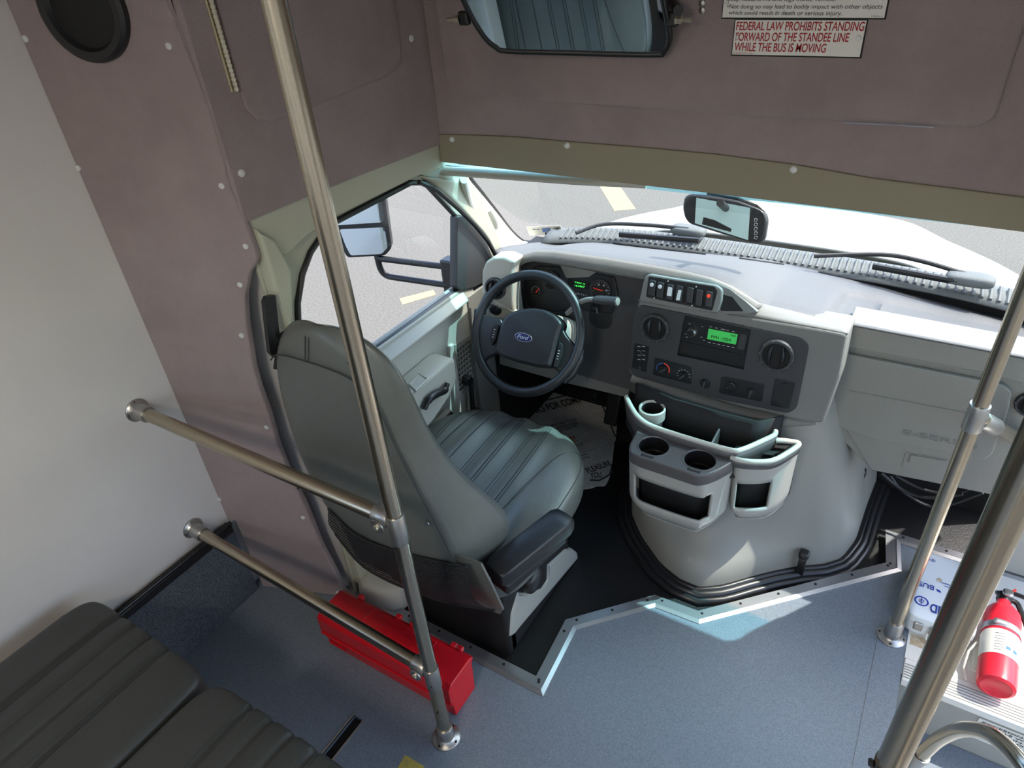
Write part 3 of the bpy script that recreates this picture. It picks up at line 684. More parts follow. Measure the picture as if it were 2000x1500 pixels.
# ================================================================== DRIVER SEAT
ds = thing('driver_seat', 'grey vinyl driver seat with black armrest and net pocket, behind the steering wheel', 'driver seat', (-.95, 1.1, -.026))
rowsd = [(.40, -1.14, -.77, -.72, .93, .815), (.44, -1.165, -.755, -.695, .985, .80), (.50, -1.20, -.745, -.70, 1.0, .80), (.60, -1.222, -.775, -.742, .95, .80), (.70, -1.226, -.815, -.788, .91, .80), (.80, -1.223, -.85, -.812, .885, .80), (.88, -1.208, -.872, -.822, .872, .80), (.94, -1.185, -.90, -.838, .868, .80), (.99, -1.15, -.935, -.865, .862, .80), (1.03, -1.10, -.975, -.915, .852, .805), (1.048, -1.06, -1.0, -.975, .84, .815)]
rings = []
for z, xl, xs, xf, yf, yb in rowsd:
    cx = (xl + xs) / 2; L = [(xl, yb + .012), (xl + .03, yb), (cx, yb - .006), (xs - .02, yb), (xs, yb + .006), ((xs + xf) / 2 + .006, yb + (yf - yb) * .45), (xf, yf - .02), (xf - .015, yf), (xf - .07, yf - .015), (cx, yf - .05 if z > .5 else yf - .04), (xl + .05, yf - .015), (max(xl - .012, -1.236), yf - .01), (max(xl - .018, -1.24), yf - .03), (max(xl - .012, -1.236), yb + (yf - yb) * .4)]
    rings.append([V((x, y, z)) for x, y in L])
bk = grid('backrest', rings, 'vseat', ds, closed=True, cap=True, sub=2)
def offs(L, d=(0, -.0035, 0)): return [V(p) + V(d) for p in L]
seam = [V((xs - .006, yb, z)) for z, xl, xs, xf, yf, yb in rowsd[1:9]]
topseam = [V((-1.195, .803, .925)), V((-1.15, .795, .955)), V((-1.05, .790, .965)), V((-.96, .793, .958)), V((-.918, .798, .94))]
tubes('seam', [catmull(offs(seam, (.003, -.003, 0)), 4), catmull(offs(topseam, (0, -.001, 0)), 5)], .0018, 'stitch', bk)
tubes('stitching', [[V((-1.055 + o, .785 + .02 * 0, .967)), V((-1.052 + o, .80, 1.02)), V((-1.05 + o, .825, 1.042))] for o in (0, .01)], .0012, 'stitch', bk)
disc('snap_button', V((-.80, .792, .60)), (.2, -1, 0), .006, .003, 'cast', bk, seg=10)
def cushz(x, y, a=.285, b=.275, h=.062, p=4.5):
    return h * max(0, 1 - abs(x / a) ** p - abs(y / b) ** p) ** (1 / p)
def cw_(w, q):
    x, y, z = w; f = 1.0 - .16 * max(0, (y / .275)) ** 3 * (1 if True else 0)
    if z > 0: z += -.012 * max(0, 1 - (x / .2) ** 2) * 1.0 + .006 * math.cos(x / .055 * math.pi * 1.0) * (abs(x) < .16)
    if y > 0: y += .05 * (1 - (x / .285) ** 2) * (y / .275)
    z += .02 * (y / .275)
    return (x * f, y, z)
cc_ = V((-.925, 1.115, .365))
cu_ = superbox('seat_cushion', cc_, (.285, .275, .062), 'vseat', ds, p=4.5, n=26, warp=cw_)
def cpt(x, y):
    z = cushz(x, y); w = cw_((x, y, z), None); return cc_ + V(w) + V((0, 0, .0004))
L = []
for x0, bend in ((-.165, -.0), (-.105, 0), (-.055, 0), (-.045, 0), (.0, 0), (.01, 0), (.055, 0), (.065, 0), (.105, 0), (.115, 0)):
    L.append([cpt(x0, -.2 + .45 * t / 16) for t in range(17)])
L.append([cpt(x, y) for x, y in ((.13, -.2), (.14, -.05), (.16, .08), (.19, .17), (.235, .215), (.262, .19), (.268, .1), (.268, -.1))])
L.append([cpt(x, y) for x, y in ((-.175, -.2), (-.18, -.05), (-.19, .08), (-.20, .16), (-.205, .22))])
L.append([cpt(x, y) for x, y in ((-.185, -.2), (-.19, -.05), (-.20, .08), (-.21, .16), (-.215, .22))])
tubes('stitching', [catmull(l, 3) for l in L], .0013, 'stitch', cu_)
box('pedestal', (-1.14, .93, -.026), (-.72, 1.30, .31), 'blackm', ds, bevel=.01)
PSB = PX(-.715)
pxpanel('side_cover', PSB, [(997, 1245), (1006, 1240), (1014, 1229), (1130, 1091), (1129, 1079), (1118, 1071), (1105, 1073), (1071, 1104), (1070, 1134), (1059, 1150), (1035, 1159), (1013, 1157), (1000, 1200)], 'base', ds, .05, .006, bevel=.008)
c0 = atx(999, 1243, -.72); c1 = atx(1000, 1200, -.72)
bary((c0.x, c0.y - .004, -.02), (-.14, 0, 0), (0, 0, max(.03, c1.z + .0)), (0, .03, 0), 'base', 'rear_cover', ds, bevel=.006)
# armrest
A = atz(975, 1100, .455); B = atz(1094, 1006, .455); dd = (B - A).normalized(); ww_ = dd.cross(V((0, 0, 1))).normalized()
ax0 = A - dd * .02; axl = (B - A).length + .04; rr_ = []
for k in range(13):
    t = k / 12; s = min(1, .55 + .45 * math.sin(math.pi * min(1, t * 4) / 2)) if t < .25 else min(1, .7 + .3 * math.sin(math.pi * min(1, (1 - t) * 5) / 2))
    c = ax0 + dd * axl * t; W_, H = .037 * (.9 + .1 * s), 1
    rr_.append([c + ww_ * x * W_ + V((0, 0, z)) for x, z in ((-1, -.045), (-1, -.014), (-.93, -.004), (-.6, .001), (0, .003), (.6, .001), (.93, -.004), (1, -.014), (1, -.045), (.85, -.05), (-.85, -.05))])
    if k in (0, 12): rr_[-1] = [c + ww_ * x * W_ * .85 + V((0, 0, z * .8 - .004)) for x, z in ((-1, -.045), (-1, -.014), (-.93, -.006), (-.6, -.003), (0, -.001), (.6, -.003), (.93, -.006), (1, -.014), (1, -.045), (.85, -.05), (-.85, -.05))]
am_ = grid('armrest', rr_, 'black', ds, closed=True, cap=True, bevel=.004)
lo = [c_ - V((0, 0, .05)) for c_ in (ax0 + dd * .01, ax0 + dd * (axl - .03))]
vs_ = []
for c_ in lo:
    for z in (0, -.035 if c_ is lo[0] else -.02):
        for s in (-1, 1): vs_.append(c_ + ww_ * s * .031 + V((0, 0, z)))
obj('armrest_underside', vs_, [(0, 1, 3, 2), (4, 6, 7, 5), (0, 4, 5, 1), (2, 3, 7, 6), (0, 2, 6, 4), (1, 5, 7, 3)], 'black', am_, bevel=.006, smooth=True)
disc('armrest_pivot', V((-.705, .90, .40)), (1, -.1, 0), .03, .02, 'black', ds, seg=24)
superbox('lever_boot', atx(1040, 1130, -.70) + V((.0, 0, -.0)), (.022, .04, .034), 'black', ds, p=3, n=5)
# net pocket and skirt
tp = [aty(x, y, .795) for x, y in ((641, 992), (690, 1040), (740, 1064), (800, 1082), (870, 1098), (912, 1106))]
bt_ = [aty(x, y, .80) for x, y in ((655, 1042), (700, 1098), (750, 1130), (810, 1155), (880, 1178), (968, 1192))]
tp, bt_ = resample(catmull(tp, 4), 20), resample(catmull(bt_, 4), 20); rw = []
for k in range(9):
    t = k / 8; rw.append([a.lerp(b, t) + V((0, -.03 * math.sin(math.pi * t) * (.4 + .6 * i / 19), 0)) for i, (a, b) in enumerate(zip(tp, bt_))])
npk = grid('net_pocket', rw, 'net', ds)
tube('elastic_hem', [p + V((0, -.002, 0)) for p in tp], .003, 'blackm', npk, seg=6)
tube('elastic_hem', [p + V((0, -.001, 0)) for p in bt_], .003, 'blackm', npk, seg=6)
obj('seat_skirt', [aty(x, y, .815 if i < 3 else .83) for i, (x, y) in enumerate(((900, 1085), (940, 1100), (958, 1135), (984, 1190), (978, 1198), (900, 1170), (800, 1140), (700, 1090), (660, 1010), (760, 1050)))], [tuple(range(10))], 'vseat', ds, solid=.006)
# ================================================================== BENCH SEATS
def bench(x0, x1, lab):
    b = thing('passenger_seat', lab, 'passenger seat', ((x0 + x1) / 2, .0, 0), 'two grey passenger seats at the lower left')
    cx, a, bb, h = (x0 + x1) / 2, (x1 - x0) / 2, .33, .07; cen = V((cx, .012, .385))
    chan = [-.095, -.035, .025, .085]
    def wp(w, q):
        x, y, z = w
        if z > 0:
            for c in chan: z -= .009 * math.exp(-((x - c) / .006) ** 2)
            z += .004 * math.sin(math.pi * min(1, max(0, (x + .095) / .18))) * (abs(x) < .1)
        if y > 0: 
            for c in chan: y -= .004 * math.exp(-((x - c) / .006) ** 2)
        return (x, y, z)
    c = superbox('seat_cushion', cen, (a, bb, h), 'bench', b, p=11, n=60, warp=wp)
    L = []
    for ch in chan:
        for o in (-.009, .009):
            pts = []
            for k in range(22):
                y = -.3 + .615 * k / 21; x = ch + o; z = h * max(0, 1 - abs(x / a) ** 11 - abs(y / bb) ** 11) ** (1 / 11) - .001; pts.append(cen + V((x, y, z + .0012)))
            L.append(pts)
    tubes('stitching', L, .0009, 'stitch', c)
    tube('piping', [cen + V((-a + .012, -.3 + .56 * k / 10, h - .008)) for k in range(11)], .003, 'bench', c, seg=8)
    box('seat_frame', (x0 + .02, -.25, .28), (x1 - .02, .24, .325), 'blackm', b)
    superbox('backrest', (cx, -.42, .72), (a, .06, .34), 'bench', b, p=6, n=8, warp=lambda w, q: (w[0], w[1] - w[2] * .2, w[2]))
    for s in (x0 + .06, x1 - .06): box('leg', (s - .015, -.03, 0), (s + .015, .02, .29), 'blackm', b)
bench(-1.505, -1.058, 'dark grey passenger seat against the white side wall at the lower left')
bench(-1.052, -.605, 'dark grey passenger seat beside the aisle floor at the lower left, right of the seam')
# ================================================================== LOOSE THINGS
rb = thing('warning_triangle_box', 'long red plastic storage box on the floor behind the driver seat', 'storage box', (-.96, .75, 0))
X0, X1 = -1.2, -.742
def yzprism(name, poly, x0, x1, m_, par, bevel=.004, **k):
    P = PX(x1); return prism(name, P, [P.uv(V((x1, a, b))) for a, b in poly], m_, par, x1 - x0, [], bevel, **k)
yzprism('box_body', [(.705, .0), (.795, .0), (.80, .118), (.796, .12), (.70, .062)], X0, X1 - .003, 'red', rb)
ld = yzprism('lid', [(.694, .066), (.694, .125), (.706, .138), (.792, .138), (.803, .13), (.803, .121)], X0 - .004, X1, 'red', rb)
tubes('rib', [[(X0 + .01, .700, .05), (X0 + .09, .700, .05)], [(X0 + .12, .700, .05), (X0 + .24, .700, .05)], [(X0 + .27, .700, .05), (X1 - .03, .700, .05)], [(X0 + .0, .693, .068), (X1, .693, .068)], [(X0 + .01, .701, .02), (X0 + .07, .701, .02)]], .0035, 'red', rb)
for x in (X0 + .06, X0 + .2, X0 + .25, X1 - .07, X1 - .05): box('hinge', (x, .798, .126), (x + .016, .812, .140), 'red', rb, bevel=.002)
tubes('raised_line', [[(-1.07, .71, .1385), (-1.07, .79, .1385)], [(-.85, .71, .1385), (-.85, .79, .1385)]], .0012, 'red', ld)
for i, (b_, w_) in enumerate((('', .16), ('', .13), ('MODEL 1005', .11), ('', .15), ('', .17))):
    y = .782 - .0155 * i
    if b_: text('lettering', b_, (-.90, y, .138), (-.90 - w_, y, .138), (0, 0, 1), .009, 'red', ld, depth=.0012)
    else: tubes('lettering', [[(-.89 - k * .012, y, .1383), (-.89 - k * .012 - .008, y, .1383)] for k in range(int(w_ / .012))], .0011, 'red', ld)
# first aid box
fa = thing('first_aid_box', 'white metal first aid box with blue printing lying on the ledge', 'first aid box', (.295, 1.64, 0))
superbox('box_body', (.284, 1.642, .030), (.078, .128, .028), 'white', fa, p=14, n=8)
lidb = superbox('lid', (.284, 1.642, .060), (.080, .130, .016), 'white', fa, p=14, n=8)
T = .0765
for x in (.225, .262, .325): box('latch', (x, 1.505, .028), (x + .022, 1.513, .056), 'cast', fa, bevel=.003)
tube('handle', fillet([(.262, 1.513, .03), (.262, 1.50, .012), (.312, 1.50, .012), (.312, 1.513, .03)], .006), .0025, 'whitepl', fa, seg=8)
def up(b, x0_, x1_, y, H, m_='blutxt', **k): text('lettering', b, (x0_, y, T), (x1_, y, T), (0, 0, 1), H, m_, lidb, **k)
pB = atz(1824, 1150, T); pS = atz(1794, 1140, T); up('BUS', pB.x, pS.x, pB.y + .010, .018)
pa = atz(1842, 1196, T); up('FIRST AID', .356, atz(1817, 1186, T).x, 1.572, .03, bold=.02)
up('10 UNIT', .25, .21, 1.745, .012)
lathe('emblem', [(.0135, 0), (.0155, .0006), (.0175, 0)], atz(1800, 1174, T) + V((0, 0, .0003)), (0, 0, 1), 'blutxt', lidb, 28)
ec = atz(1800, 1174, T); tubes('emblem', [[ec + V((0, -.013, .0004)), ec + V((0, .013, .0004))]] + [[ec + V((-.007 + abs(k) * .001, .005 * k, .0004)), ec + V((.007 - abs(k) * .001, .005 * k, .0004))] for k in (-1, 0, 1)], .0009, 'blutxt', lidb)
up('school transportation', .355, .27, 1.665, .006); up('equipment', .34, .28, 1.655, .005)
ab = atz(1828, 1152, T); obj('printed_arrow', [ab + V((0, .004, .0005)), ab + V((.010, .002, .0005)), ab + V((.014, -.006, .0005)), ab + V((.004, -.004, .0005))], [(0, 1, 2, 3)], 'blutxt', lidb)
obj('rust_spot', [atz(*q_, T + .0003) for q_ in ((1829, 1131), (1834, 1128), (1841, 1133), (1838, 1137), (1831, 1135))], [(0, 1, 2, 3, 4)], 'rust', lidb)
# fire extinguisher lying along the ledge
ex = thing('fire_extinguisher', 'red fire extinguisher lying in its bracket on the sunlit ledge', 'fire extinguisher', (.42, 1.5, 0))
b0 = V((.415, 1.392, .054)); axe = V((.03, 1, .02)).normalized(); R = .043
lathe('cylinder', [(0, .004), (R * .7, .003), (R * .78, 0), (R * .95, .004), (R, .014), (R, .225), (R * .93, .245), (R * .7, .262), (R * .42, .272), (R * .38, .29), (0, .29)], b0, axe, 'redp', ex, 40)
lathe('label', [(R + .0005, .075), (R + .0008, .076), (R + .0008, .155), (R + .0005, .156)], b0, axe, 'whitepl', ex, 40)
lathe('strap', [(R + .001, .165), (R + .0025, .166), (R + .0025, .183), (R + .001, .184)], b0, axe, 'alu', ex, 40)
bx = b0 + axe * .175 + V((-.01, 0, R)); superbox('buckle', bx, (.018, .008, .006), 'alu', ex, p=5, n=3)
nk = b0 + axe * .29
lathe('valve', [(0, 0), (.017, 0), (.019, .012), (.016, .03), (0, .032)], nk, axe, 'black', ex, 20)
vt = nk + axe * .028
tube('lever', fillet([vt + V((-.02, .0, .0)), vt + V((.02, .012, .006)), vt + V((.055, .008, .006))], .01), .006, 'black', ex, seg=8, flat=1.5)
tube('carry_handle', fillet([vt + V((.0, -.01, .0)), vt + V((.03, -.012, .0)), vt + V((.05, -.07, -.005)), vt + V((.055, -.09, -.006))], .012), .007, 'black', ex, seg=8, flat=1.3)
superbox('gauge', vt + V((.004, -.006, .018)), (.013, .013, .006), 'cast', ex, p=3, n=4)
tube('safety_pin', [vt + V((.015, .01, .012)), vt + V((.022, .015, .02))], .003, 'orange', ex, seg=6)
for k in range(7):
    a0 = math.radians(60 + 0); th_ = [math.radians(118 - i * 5) for i in range(7 if k % 3 else 6)]
    tubes('lettering', [[b0 + axe * (.085 + k * .009) + V((math.cos(t) * (R + .0012), 0, math.sin(t) * (R + .0012))) for t in th_]], .0005, 'blktxt', ex, 4)
for j in (0, 1):
    t0 = math.radians(78 - j * 22); cpos = b0 + axe * .098 + V((math.cos(t0) * (R + .0012), 0, math.sin(t0) * (R + .0012))); disc('pictogram', cpos, V((math.cos(t0), 0, math.sin(t0))), .007, .0006, 'bluem', ex, seg=4)
br = box('bracket', (.372, 1.46, .0015), (.458, 1.58, .009), 'whitepl', ex, bevel=.002)
tube('wire_clip', [(.362, 1.40 + .02, .01), (.352, 1.45, .02), (.356, 1.49, .04), (.371, 1.52, .05)], .003, 'whitepl', ex, seg=6)
tp_ = pxpanel('floor_tape', PZ(.0006), [(791, 1474), (829, 1497), (822, 1512), (770, 1512)], 'tape', None, .0006); tag(tp_, 'worn yellow tape patch on the blue vinyl floor at the bottom edge', 'tape')
# ================================================================== DASHBOARD
db = thing('dashboard', 'full width grey dashboard below the windshield with gauges, switches and radio stack', 'dashboard', (-.42, 1.75, .5))
Rp = [aty(x, y, q) for x, y, q in ((983, 502, 1.74), (1003, 508, 1.70), (1024, 497, 1.685), (1050, 489, 1.68), (1090, 490, 1.672), (1200, 505, 1.665), (1290, 520, 1.66), (1350, 532, 1.656), (1390, 542, 1.652), (1430, 558, 1.65), (1462, 578, 1.652), (1490, 596, 1.665), (1600, 620, 1.70), (1660, 632, 1.725), (1750, 649, 1.73), (1926, 682, 1.73), (2010, 698, 1.73))]
Rp = [V((-1.235, 1.78, Rp[0].z))] + Rp + [V((.44, 1.73, Rp[-1].z))]
Fp = [PW.hit(x, y) for x, y in ((1035, 474), (1075, 471), (1200, 473), (1300, 484), (1500, 503), (1600, 521), (1733, 549), (1957, 604), (2010, 618))]
Fp = [V((-1.30, Fp[0].y, Fp[0].z))] + Fp + [V((.46, Fp[-1].y, Fp[-1].z))]
def interp(L, x):
    if x <= L[0].x: return L[0]
    for a, b in zip(L, L[1:]):
        if x <= b.x: t = (x - a.x) / max(1e-6, b.x - a.x); return a.lerp(b, t)
    return L[-1]
def sstep(a, b, x): t = max(0, min(1, (x - a) / (b - a))); return t * t * (3 - 2 * t)
NX, NT = 150, 26
def topat(x, t):
    a, b = interp(Rp, x), interp(Fp, x)
    y = a.y + (b.y - .02 - a.y) * t; z = a.z + (b.z - a.z) * t + .012 * math.sin(math.pi * t)
    z -= .016 * sstep(-.185 + .02 * t, -.155 + .02 * t, x) * (1 - sstep(.50, .60, t)) * sstep(.02, .10, t)
    if x > -.2: z += .012 * math.exp(-((x - (-.055)) / .006) ** 2) * (1 - sstep(.45, .55, t)) * sstep(.04, .12, t)
    if t < .04: z -= .004
    return V((x, y, z))
rows = [[topat(-1.235 + 1.665 * i / NX, j / NT) for i in range(NX + 1)] for j in range(NT + 1)]
top = grid('dash_top_pad', rows, 'dashtop', db, thick=.005)
def onTop(px, py, lift=.001):
    p = atz(px, py, .82)
    for _ in range(12):
        a, b = interp(Rp, p.x), interp(Fp, p.x); t = max(0, min(1, (p.y - a.y) / (b.y - .02 - a.y))); z = topat(p.x, t).z
        p = p.lerp(atz(px, py, z + lift), .7)
    return p
for a, b in (((1198, 475), (1378, 497)), ((1444, 505), (1530, 517)), ((1598, 532), (1815, 580))):
    tube('defrost_slot', [onTop(a[0] + (b[0] - a[0]) * k / 5, a[1] + (b[1] - a[1]) * k / 5, .002) for k in range(6)], .004, 'blackm', db, seg=6, flat=1.2)
tube('seam', [onTop(1600 + 8 * k, 623 + 1.65 * k * .95, .0) for k in range(2)], .001, 'blackm', db, seg=4)
# brow over the gauges and switches
Bp = [aty(x, y, q) for x, y, q in ((992, 529, 1.73), (1009, 524, 1.675), (1026, 513, 1.668), (1040, 509, 1.664), (1086, 515, 1.658), (1156, 527, 1.652), (1240, 543, 1.648), (1290, 552, 1.645), (1400, 566, 1.64), (1440, 586, 1.64), (1475, 606, 1.645))]
Rsub = [p + V((0, -.004, .001)) for p in Rp[1:13]]
a_, b_ = resample(Rsub, 60), resample(Bp, 60)
grid('dash_brow', [[p.lerp(q, t) + V((0, -.010 * math.sin(math.pi * t), 0)) for p, q in zip(a_, b_)] for t in [k / 6 for k in range(7)]], 'dash', db, thick=.006)
# upper deck between brow and radio stack
PST = Plane((0, 1.61, .71), (0, -1, .12))
PF = Plane((0, 1.70, .70), (0, -1, .3))
fasc = pxpanel('instrument_fascia', PF, [(1000, 520), (1038, 505), (1090, 508), (1250, 538), (1285, 548), (1285, 800), (1226, 760), (1130, 732), (1060, 700), (1006, 640), (1002, 585)], 'dashdark', db, .03, .004)
# side frame of the gauge opening
tube('opening_frame', catmull([aty(x, y, q) for x, y, q in ((1010, 522, 1.67), (1000, 540, 1.68), (1001, 575, 1.675), (1008, 610, 1.67), (1030, 640, 1.66), (1060, 652, 1.66))], 5), .010, 'dash', db, seg=10)
PC = PF.off(.006)
cl = pxpanel('gauge_cluster', PC, [(1022, 556), (1030, 535), (1048, 519), (1090, 521), (1200, 541), (1207, 575), (1196, 612), (1120, 606), (1040, 612), (1028, 590)], 'black', db, .012, .008, bevel=.002)
PC1 = PC.off(.0012)
pxpanel('cluster_lens', PC1, [(1094, 518), (1165, 531), (1150, 541), (1106, 543), (1100, 530)], 'glove', cl, .002, .003)
def gauge(cx, cy, r, nums, par=cl):
    c = PC1.hit(cx, cy); lathe('gauge_dial', [(r * .86, .001), (r * .9, .005), (r, .005), (r, 0)], c, PC.n, 'dashdark', par, 32)
    lathe('gauge_face', [(0, .0012), (r * .86, .0012), (r * .86, 0)], c, PC.n, 'blackm', par, 32)
    tk = []
    for k in range(13):
        a = math.radians(210 - 20 * k); d_ = PC.u * math.cos(a) + PC.v * math.sin(a); tk.append([c + d_ * r * .72 + PC.n * .002, c + d_ * r * .83 + PC.n * .002])
    tubes('scale_marks', tk, .0006, 'whtxt', par, 4)
    for s, a in nums:
        a = math.radians(a); p = c + (PC.u * math.cos(a) + PC.v * math.sin(a)) * r * .56 + PC.n * .0018; h = r * .16; ww = h * .7 * len(s)
        text('lettering', s, p - PC.u * ww / 2 - PC.v * h / 2, p + PC.u * ww / 2 - PC.v * h / 2, PC.n, h, 'whtxt', par)
    return c
gauge(1077, 548, .031, (('1', 200), ('2', 150), ('3', 95), ('4', 45), ('5', 0)))
c = gauge(1174, 567, .033, (('20', 120), ('40', 65), ('60', 10)))
tube('needle', [c + PC.n * .004 + PC.u * .008, c + PC.n * .004 - PC.u * .024 + PC.v * .003], .0012, 'orange', cl, seg=6)
gauge(1047, 568, .018, ())
tube('needle', [PC1.hit(1047, 572) + PC.n * .003, PC1.hit(1054, 562) + PC.n * .003], .001, 'orange', cl, seg=6)
pxpanel('odometer_window', PC1.off(.001), [(1109, 545), (1150, 552), (1147, 566), (1108, 560)], 'blackm', cl, .002, .001)
Pt = PC1.off(.0018)
text('lettering', '161867', Pt.hit(1123, 559), Pt.hit(1142, 562), PC.n, .005, 'greentxt', cl)
text('lettering', 'TRIP A', Pt.hit(1122, 552), Pt.hit(1143, 556), PC.n, .0035, 'greentxt', cl)
pxpanel('gear_marker', Pt, [(1108, 564), (1115, 566), (1114, 573), (1107, 571)], 'orange', cl, .001)
text('lettering', 'R N D 3 2 1', Pt.hit(1117, 573), Pt.hit(1145, 578), PC.n, .005, 'whtxt', cl)
# ignition pocket
pk = pxpanel('key_pocket', PF.off(.002), [(1150, 596), (1198, 600), (1194, 634), (1186, 643), (1165, 641), (1151, 628)], 'black', db, .006, .008, bevel=.002)
lathe('ignition_switch', [(0, .02), (.007, .02), (.013, .014), (.014, 0)], PF.off(.003).hit(1165, 600), PF.n, 'black', pk, 20)
tube('key', [PF.off(.02).hit(1165, 601), PF.off(.03).hit(1167, 612)], .0018, 'cast', pk, seg=6)
# knee panel and lower dash
PK = Plane((0, 1.665, .55), (0, -1, -.1))
pxpanel('knee_panel', PK, [(975, 655), (1060, 680), (1130, 703), (1236, 732), (1226, 777), (1118, 752), (975, 712)], 'dash', db, .05, .008, bevel=.004)
# left end pod with round vent and lamp switch
PL = Plane((0, 1.715, .7), (.12, -1, .1))
pod = pxpanel('end_pod', PL, [(941, 530), (948, 512), (962, 503), (985, 502), (1006, 511), (999, 528), (1002, 590), (1010, 640), (1000, 668), (970, 655), (950, 620), (941, 575)], 'cream', db, .07, .008, bevel=.008)
def vent(P, cx, cy, r, par, vang=0):
    c = P.hit(cx, cy); n = P.n
    v = lathe('air_vent', [(r * .76, .002), (r * .80, .009), (r * .93, .0085), (r, .004), (r, -.002)], c, n, 'dashdark', par, 40)
    v2 = lathe('vent_throat', [(0, .0012), (r * .77, .0012), (r * .77, -.001)], c, n, 'blackm', v, 32)
    for s in (-.28, .28):
        pts = [];
        for k in range(9):
            a = -1 + 2 * k / 8; rr = r * .70
            pts.append(c + P.u * (s * r + .0 + .1 * r * (1 - a * a) * (1 if s > 0 else -1)) + P.v * a * math.sqrt(max(.0, rr * rr - (s * r) ** 2)) + n * (.003 + .006 * (1 - a * a)))
        tube('vent_vane', pts, [.0012 + .0042 * math.sin(math.pi * k / 8) for k in range(9)], 'black', v, seg=8, flat=1.0)
    for k in range(10):
        a = 2 * math.pi * k / 10; 
        tubes('grip_mark', [[c + (P.u * math.cos(a + o) + P.v * math.sin(a + o)) * r * .93 + n * .0085 for o in (-.05, 0, .05)]], .0011, 'dash', v, 5)
    return v
vent(PL.off(.001), 968, 563, .036, db)
lathe('lamp_switch', [(0, .014), (.012, .014), (.016, .008), (.022, .002), (.023, 0)], PL.off(.001).hit(967, 603), PL.n, 'black', db, 24)
# ---- centre stack
body = [(1246, 588), (1330, 600), (1460, 618), (1600, 642), (1656, 653), (1640, 740), (1608, 828), (1560, 822), (1450, 797), (1350, 768), (1240, 737), (1226, 728)]
radio_hole = [(1337, 616), (1466, 644), (1452, 722), (1322, 694)]
stk = pxpanel('radio_stack_body', PST, body, 'dash', db, .14, .012, holes=[radio_hole], hr=.001, bevel=.008)
PT_ = PST.off(.004)
face = [(1250, 595), (1335, 612), (1467, 640), (1563, 660), (1580, 674), (1577, 695), (1556, 797), (1540, 808), (1400, 779), (1238, 735), (1228, 722), (1238, 612)]
radio_hole = [(1337, 616), (1466, 644), (1452, 722), (1322, 694)]
fpn = pxpanel('control_face', PT_, face, 'dashdark', stk, .008, .012, holes=[radio_hole], hr=.001, bevel=.0015)
# deck between stack and top pad
dk0 = [PST.hit(x, y) + V((0, .004, .0)) for x, y in ((1246, 589), (1330, 601), (1460, 619), (1600, 643), (1656, 654))]
dk1 = [interp(Rp, x) + V((0, .004, -.004)) for x in [-.60, -.48, -.33, -.20, -.12]]
A1, B1 = resample(dk0, 40), resample(dk1, 40)
grid('upper_deck', [[p.lerp(q, t) + V((0, 0, .004 * math.sin(math.pi * t))) for p, q in zip(A1, B1)] for t in [k / 5 for k in range(6)]], 'dash', stk, thick=.004)
# radio
PR = PST.off(-.004)
rd = pxpanel('radio', PR, [(1336, 624), (1464, 651), (1456, 688), (1329, 660)], 'black', stk, .02, .003, bevel=.001)
PR1 = PR.off(.001)
pxpanel('display', PR1.off(.0005), [(1384, 642), (1441, 653), (1437, 673), (1381, 662)], 'lcd', rd, .001, .001)
PR2 = PR1.off(.001)
text('lettering', 'FM1 1029', PR2.hit(1389, 659.5), PR2.hit(1427, 667.5), PR.n, .008, 'lcdtxt', rd)
text('lettering', '35E', PR2.hit(1427, 656), PR2.hit(1437, 658), PR.n, .004, 'lcdtxt', rd)
lathe('volume_knob', [(0, .016), (.009, .016), (.0115, .013), (.0135, .008), (.014, 0)], PR1.hit(1353, 647), PR.n, 'cast', rd, 24)
lathe('knob_cap', [(0, .0168), (.009, .0165), (.009, .012)], PR1.hit(1353, 647), PR.n, 'black', rd, 20)
pxpanel('aux_cover', PR1, [(1446, 652), (1459, 655), (1453, 684), (1440, 681)], 'dashdark', rd, .002, .001)
bt = []
for k in range(6): a = PR2.hit(1383 + k * 9.2, 668.5 + k * 1.9); bt.append([a, a + PST.u * .007])
for k in range(5): a = PR2.hit(1386 + k * 11, 638 + k * 2.3); bt.append([a, a + PST.u * (.012 if k == 2 else .006)])
for x, y in ((1345, 632), (1338, 652), (1340, 658), (1370, 638), (1368, 658), (1373, 664)): a = PR2.hit(x, y); bt.append([a, a + PST.u * .005])
tubes('button_marks', bt, .0007, 'whtxt', rd, 4)
pxpanel('storage_slot', PR, [(1330, 666), (1449, 693), (1445, 713), (1327, 687)], 'blackm', stk, .004, .002)
pxpanel('slot_surround', PR.off(-.002), [(1330, 608), (1474, 640), (1458, 730), (1314, 700)], 'black', stk, .006)
vent(PT_.off(.001), 1280, 640, .043, stk); vent(PT_.off(.001), 1517, 694, .045, stk)
# heater panels and knobs
PN = PT_.off(.0012)
h1 = pxpanel('fan_panel', PN, [(1240, 670), (1268, 678), (1262, 727), (1234, 718)], 'black', stk, .003, .003)
h2 = pxpanel('heater_panel', PN, [(1279, 698), (1350, 717), (1350, 751), (1275, 732)], 'black', stk, .003, .005)
PN1 = PN.off(.0012)
def knob(cx, cy, r, par, ang=20, m_='dashdark', base=True):
    c = PN.hit(cx, cy); 
    if base: lathe('knob_base', [(0, .006), (r * .8, .006), (r, .002), (r, 0)], c, PN.n, 'black', par, 24)
    a = math.radians(ang); d_ = PN.u * math.sin(a) + PN.v * math.cos(a)
    s_ = PN.n.cross(d_)
    vs = [c + d_ * i * r * .95 + s_ * j * r * w__ + PN.n * k for (i, w__) in ((-1, .22), (1, .22)) for j in (-1, 1) for k in (.004, .016)]
    obj('knob_grip', vs, [(0, 1, 3, 2), (4, 6, 7, 5), (0, 4, 5, 1), (2, 3, 7, 6), (0, 2, 6, 4), (1, 5, 7, 3)], m_, par, bevel=.002, smooth=True)
    return c
c = knob(1295, 721, .013, stk, 50)
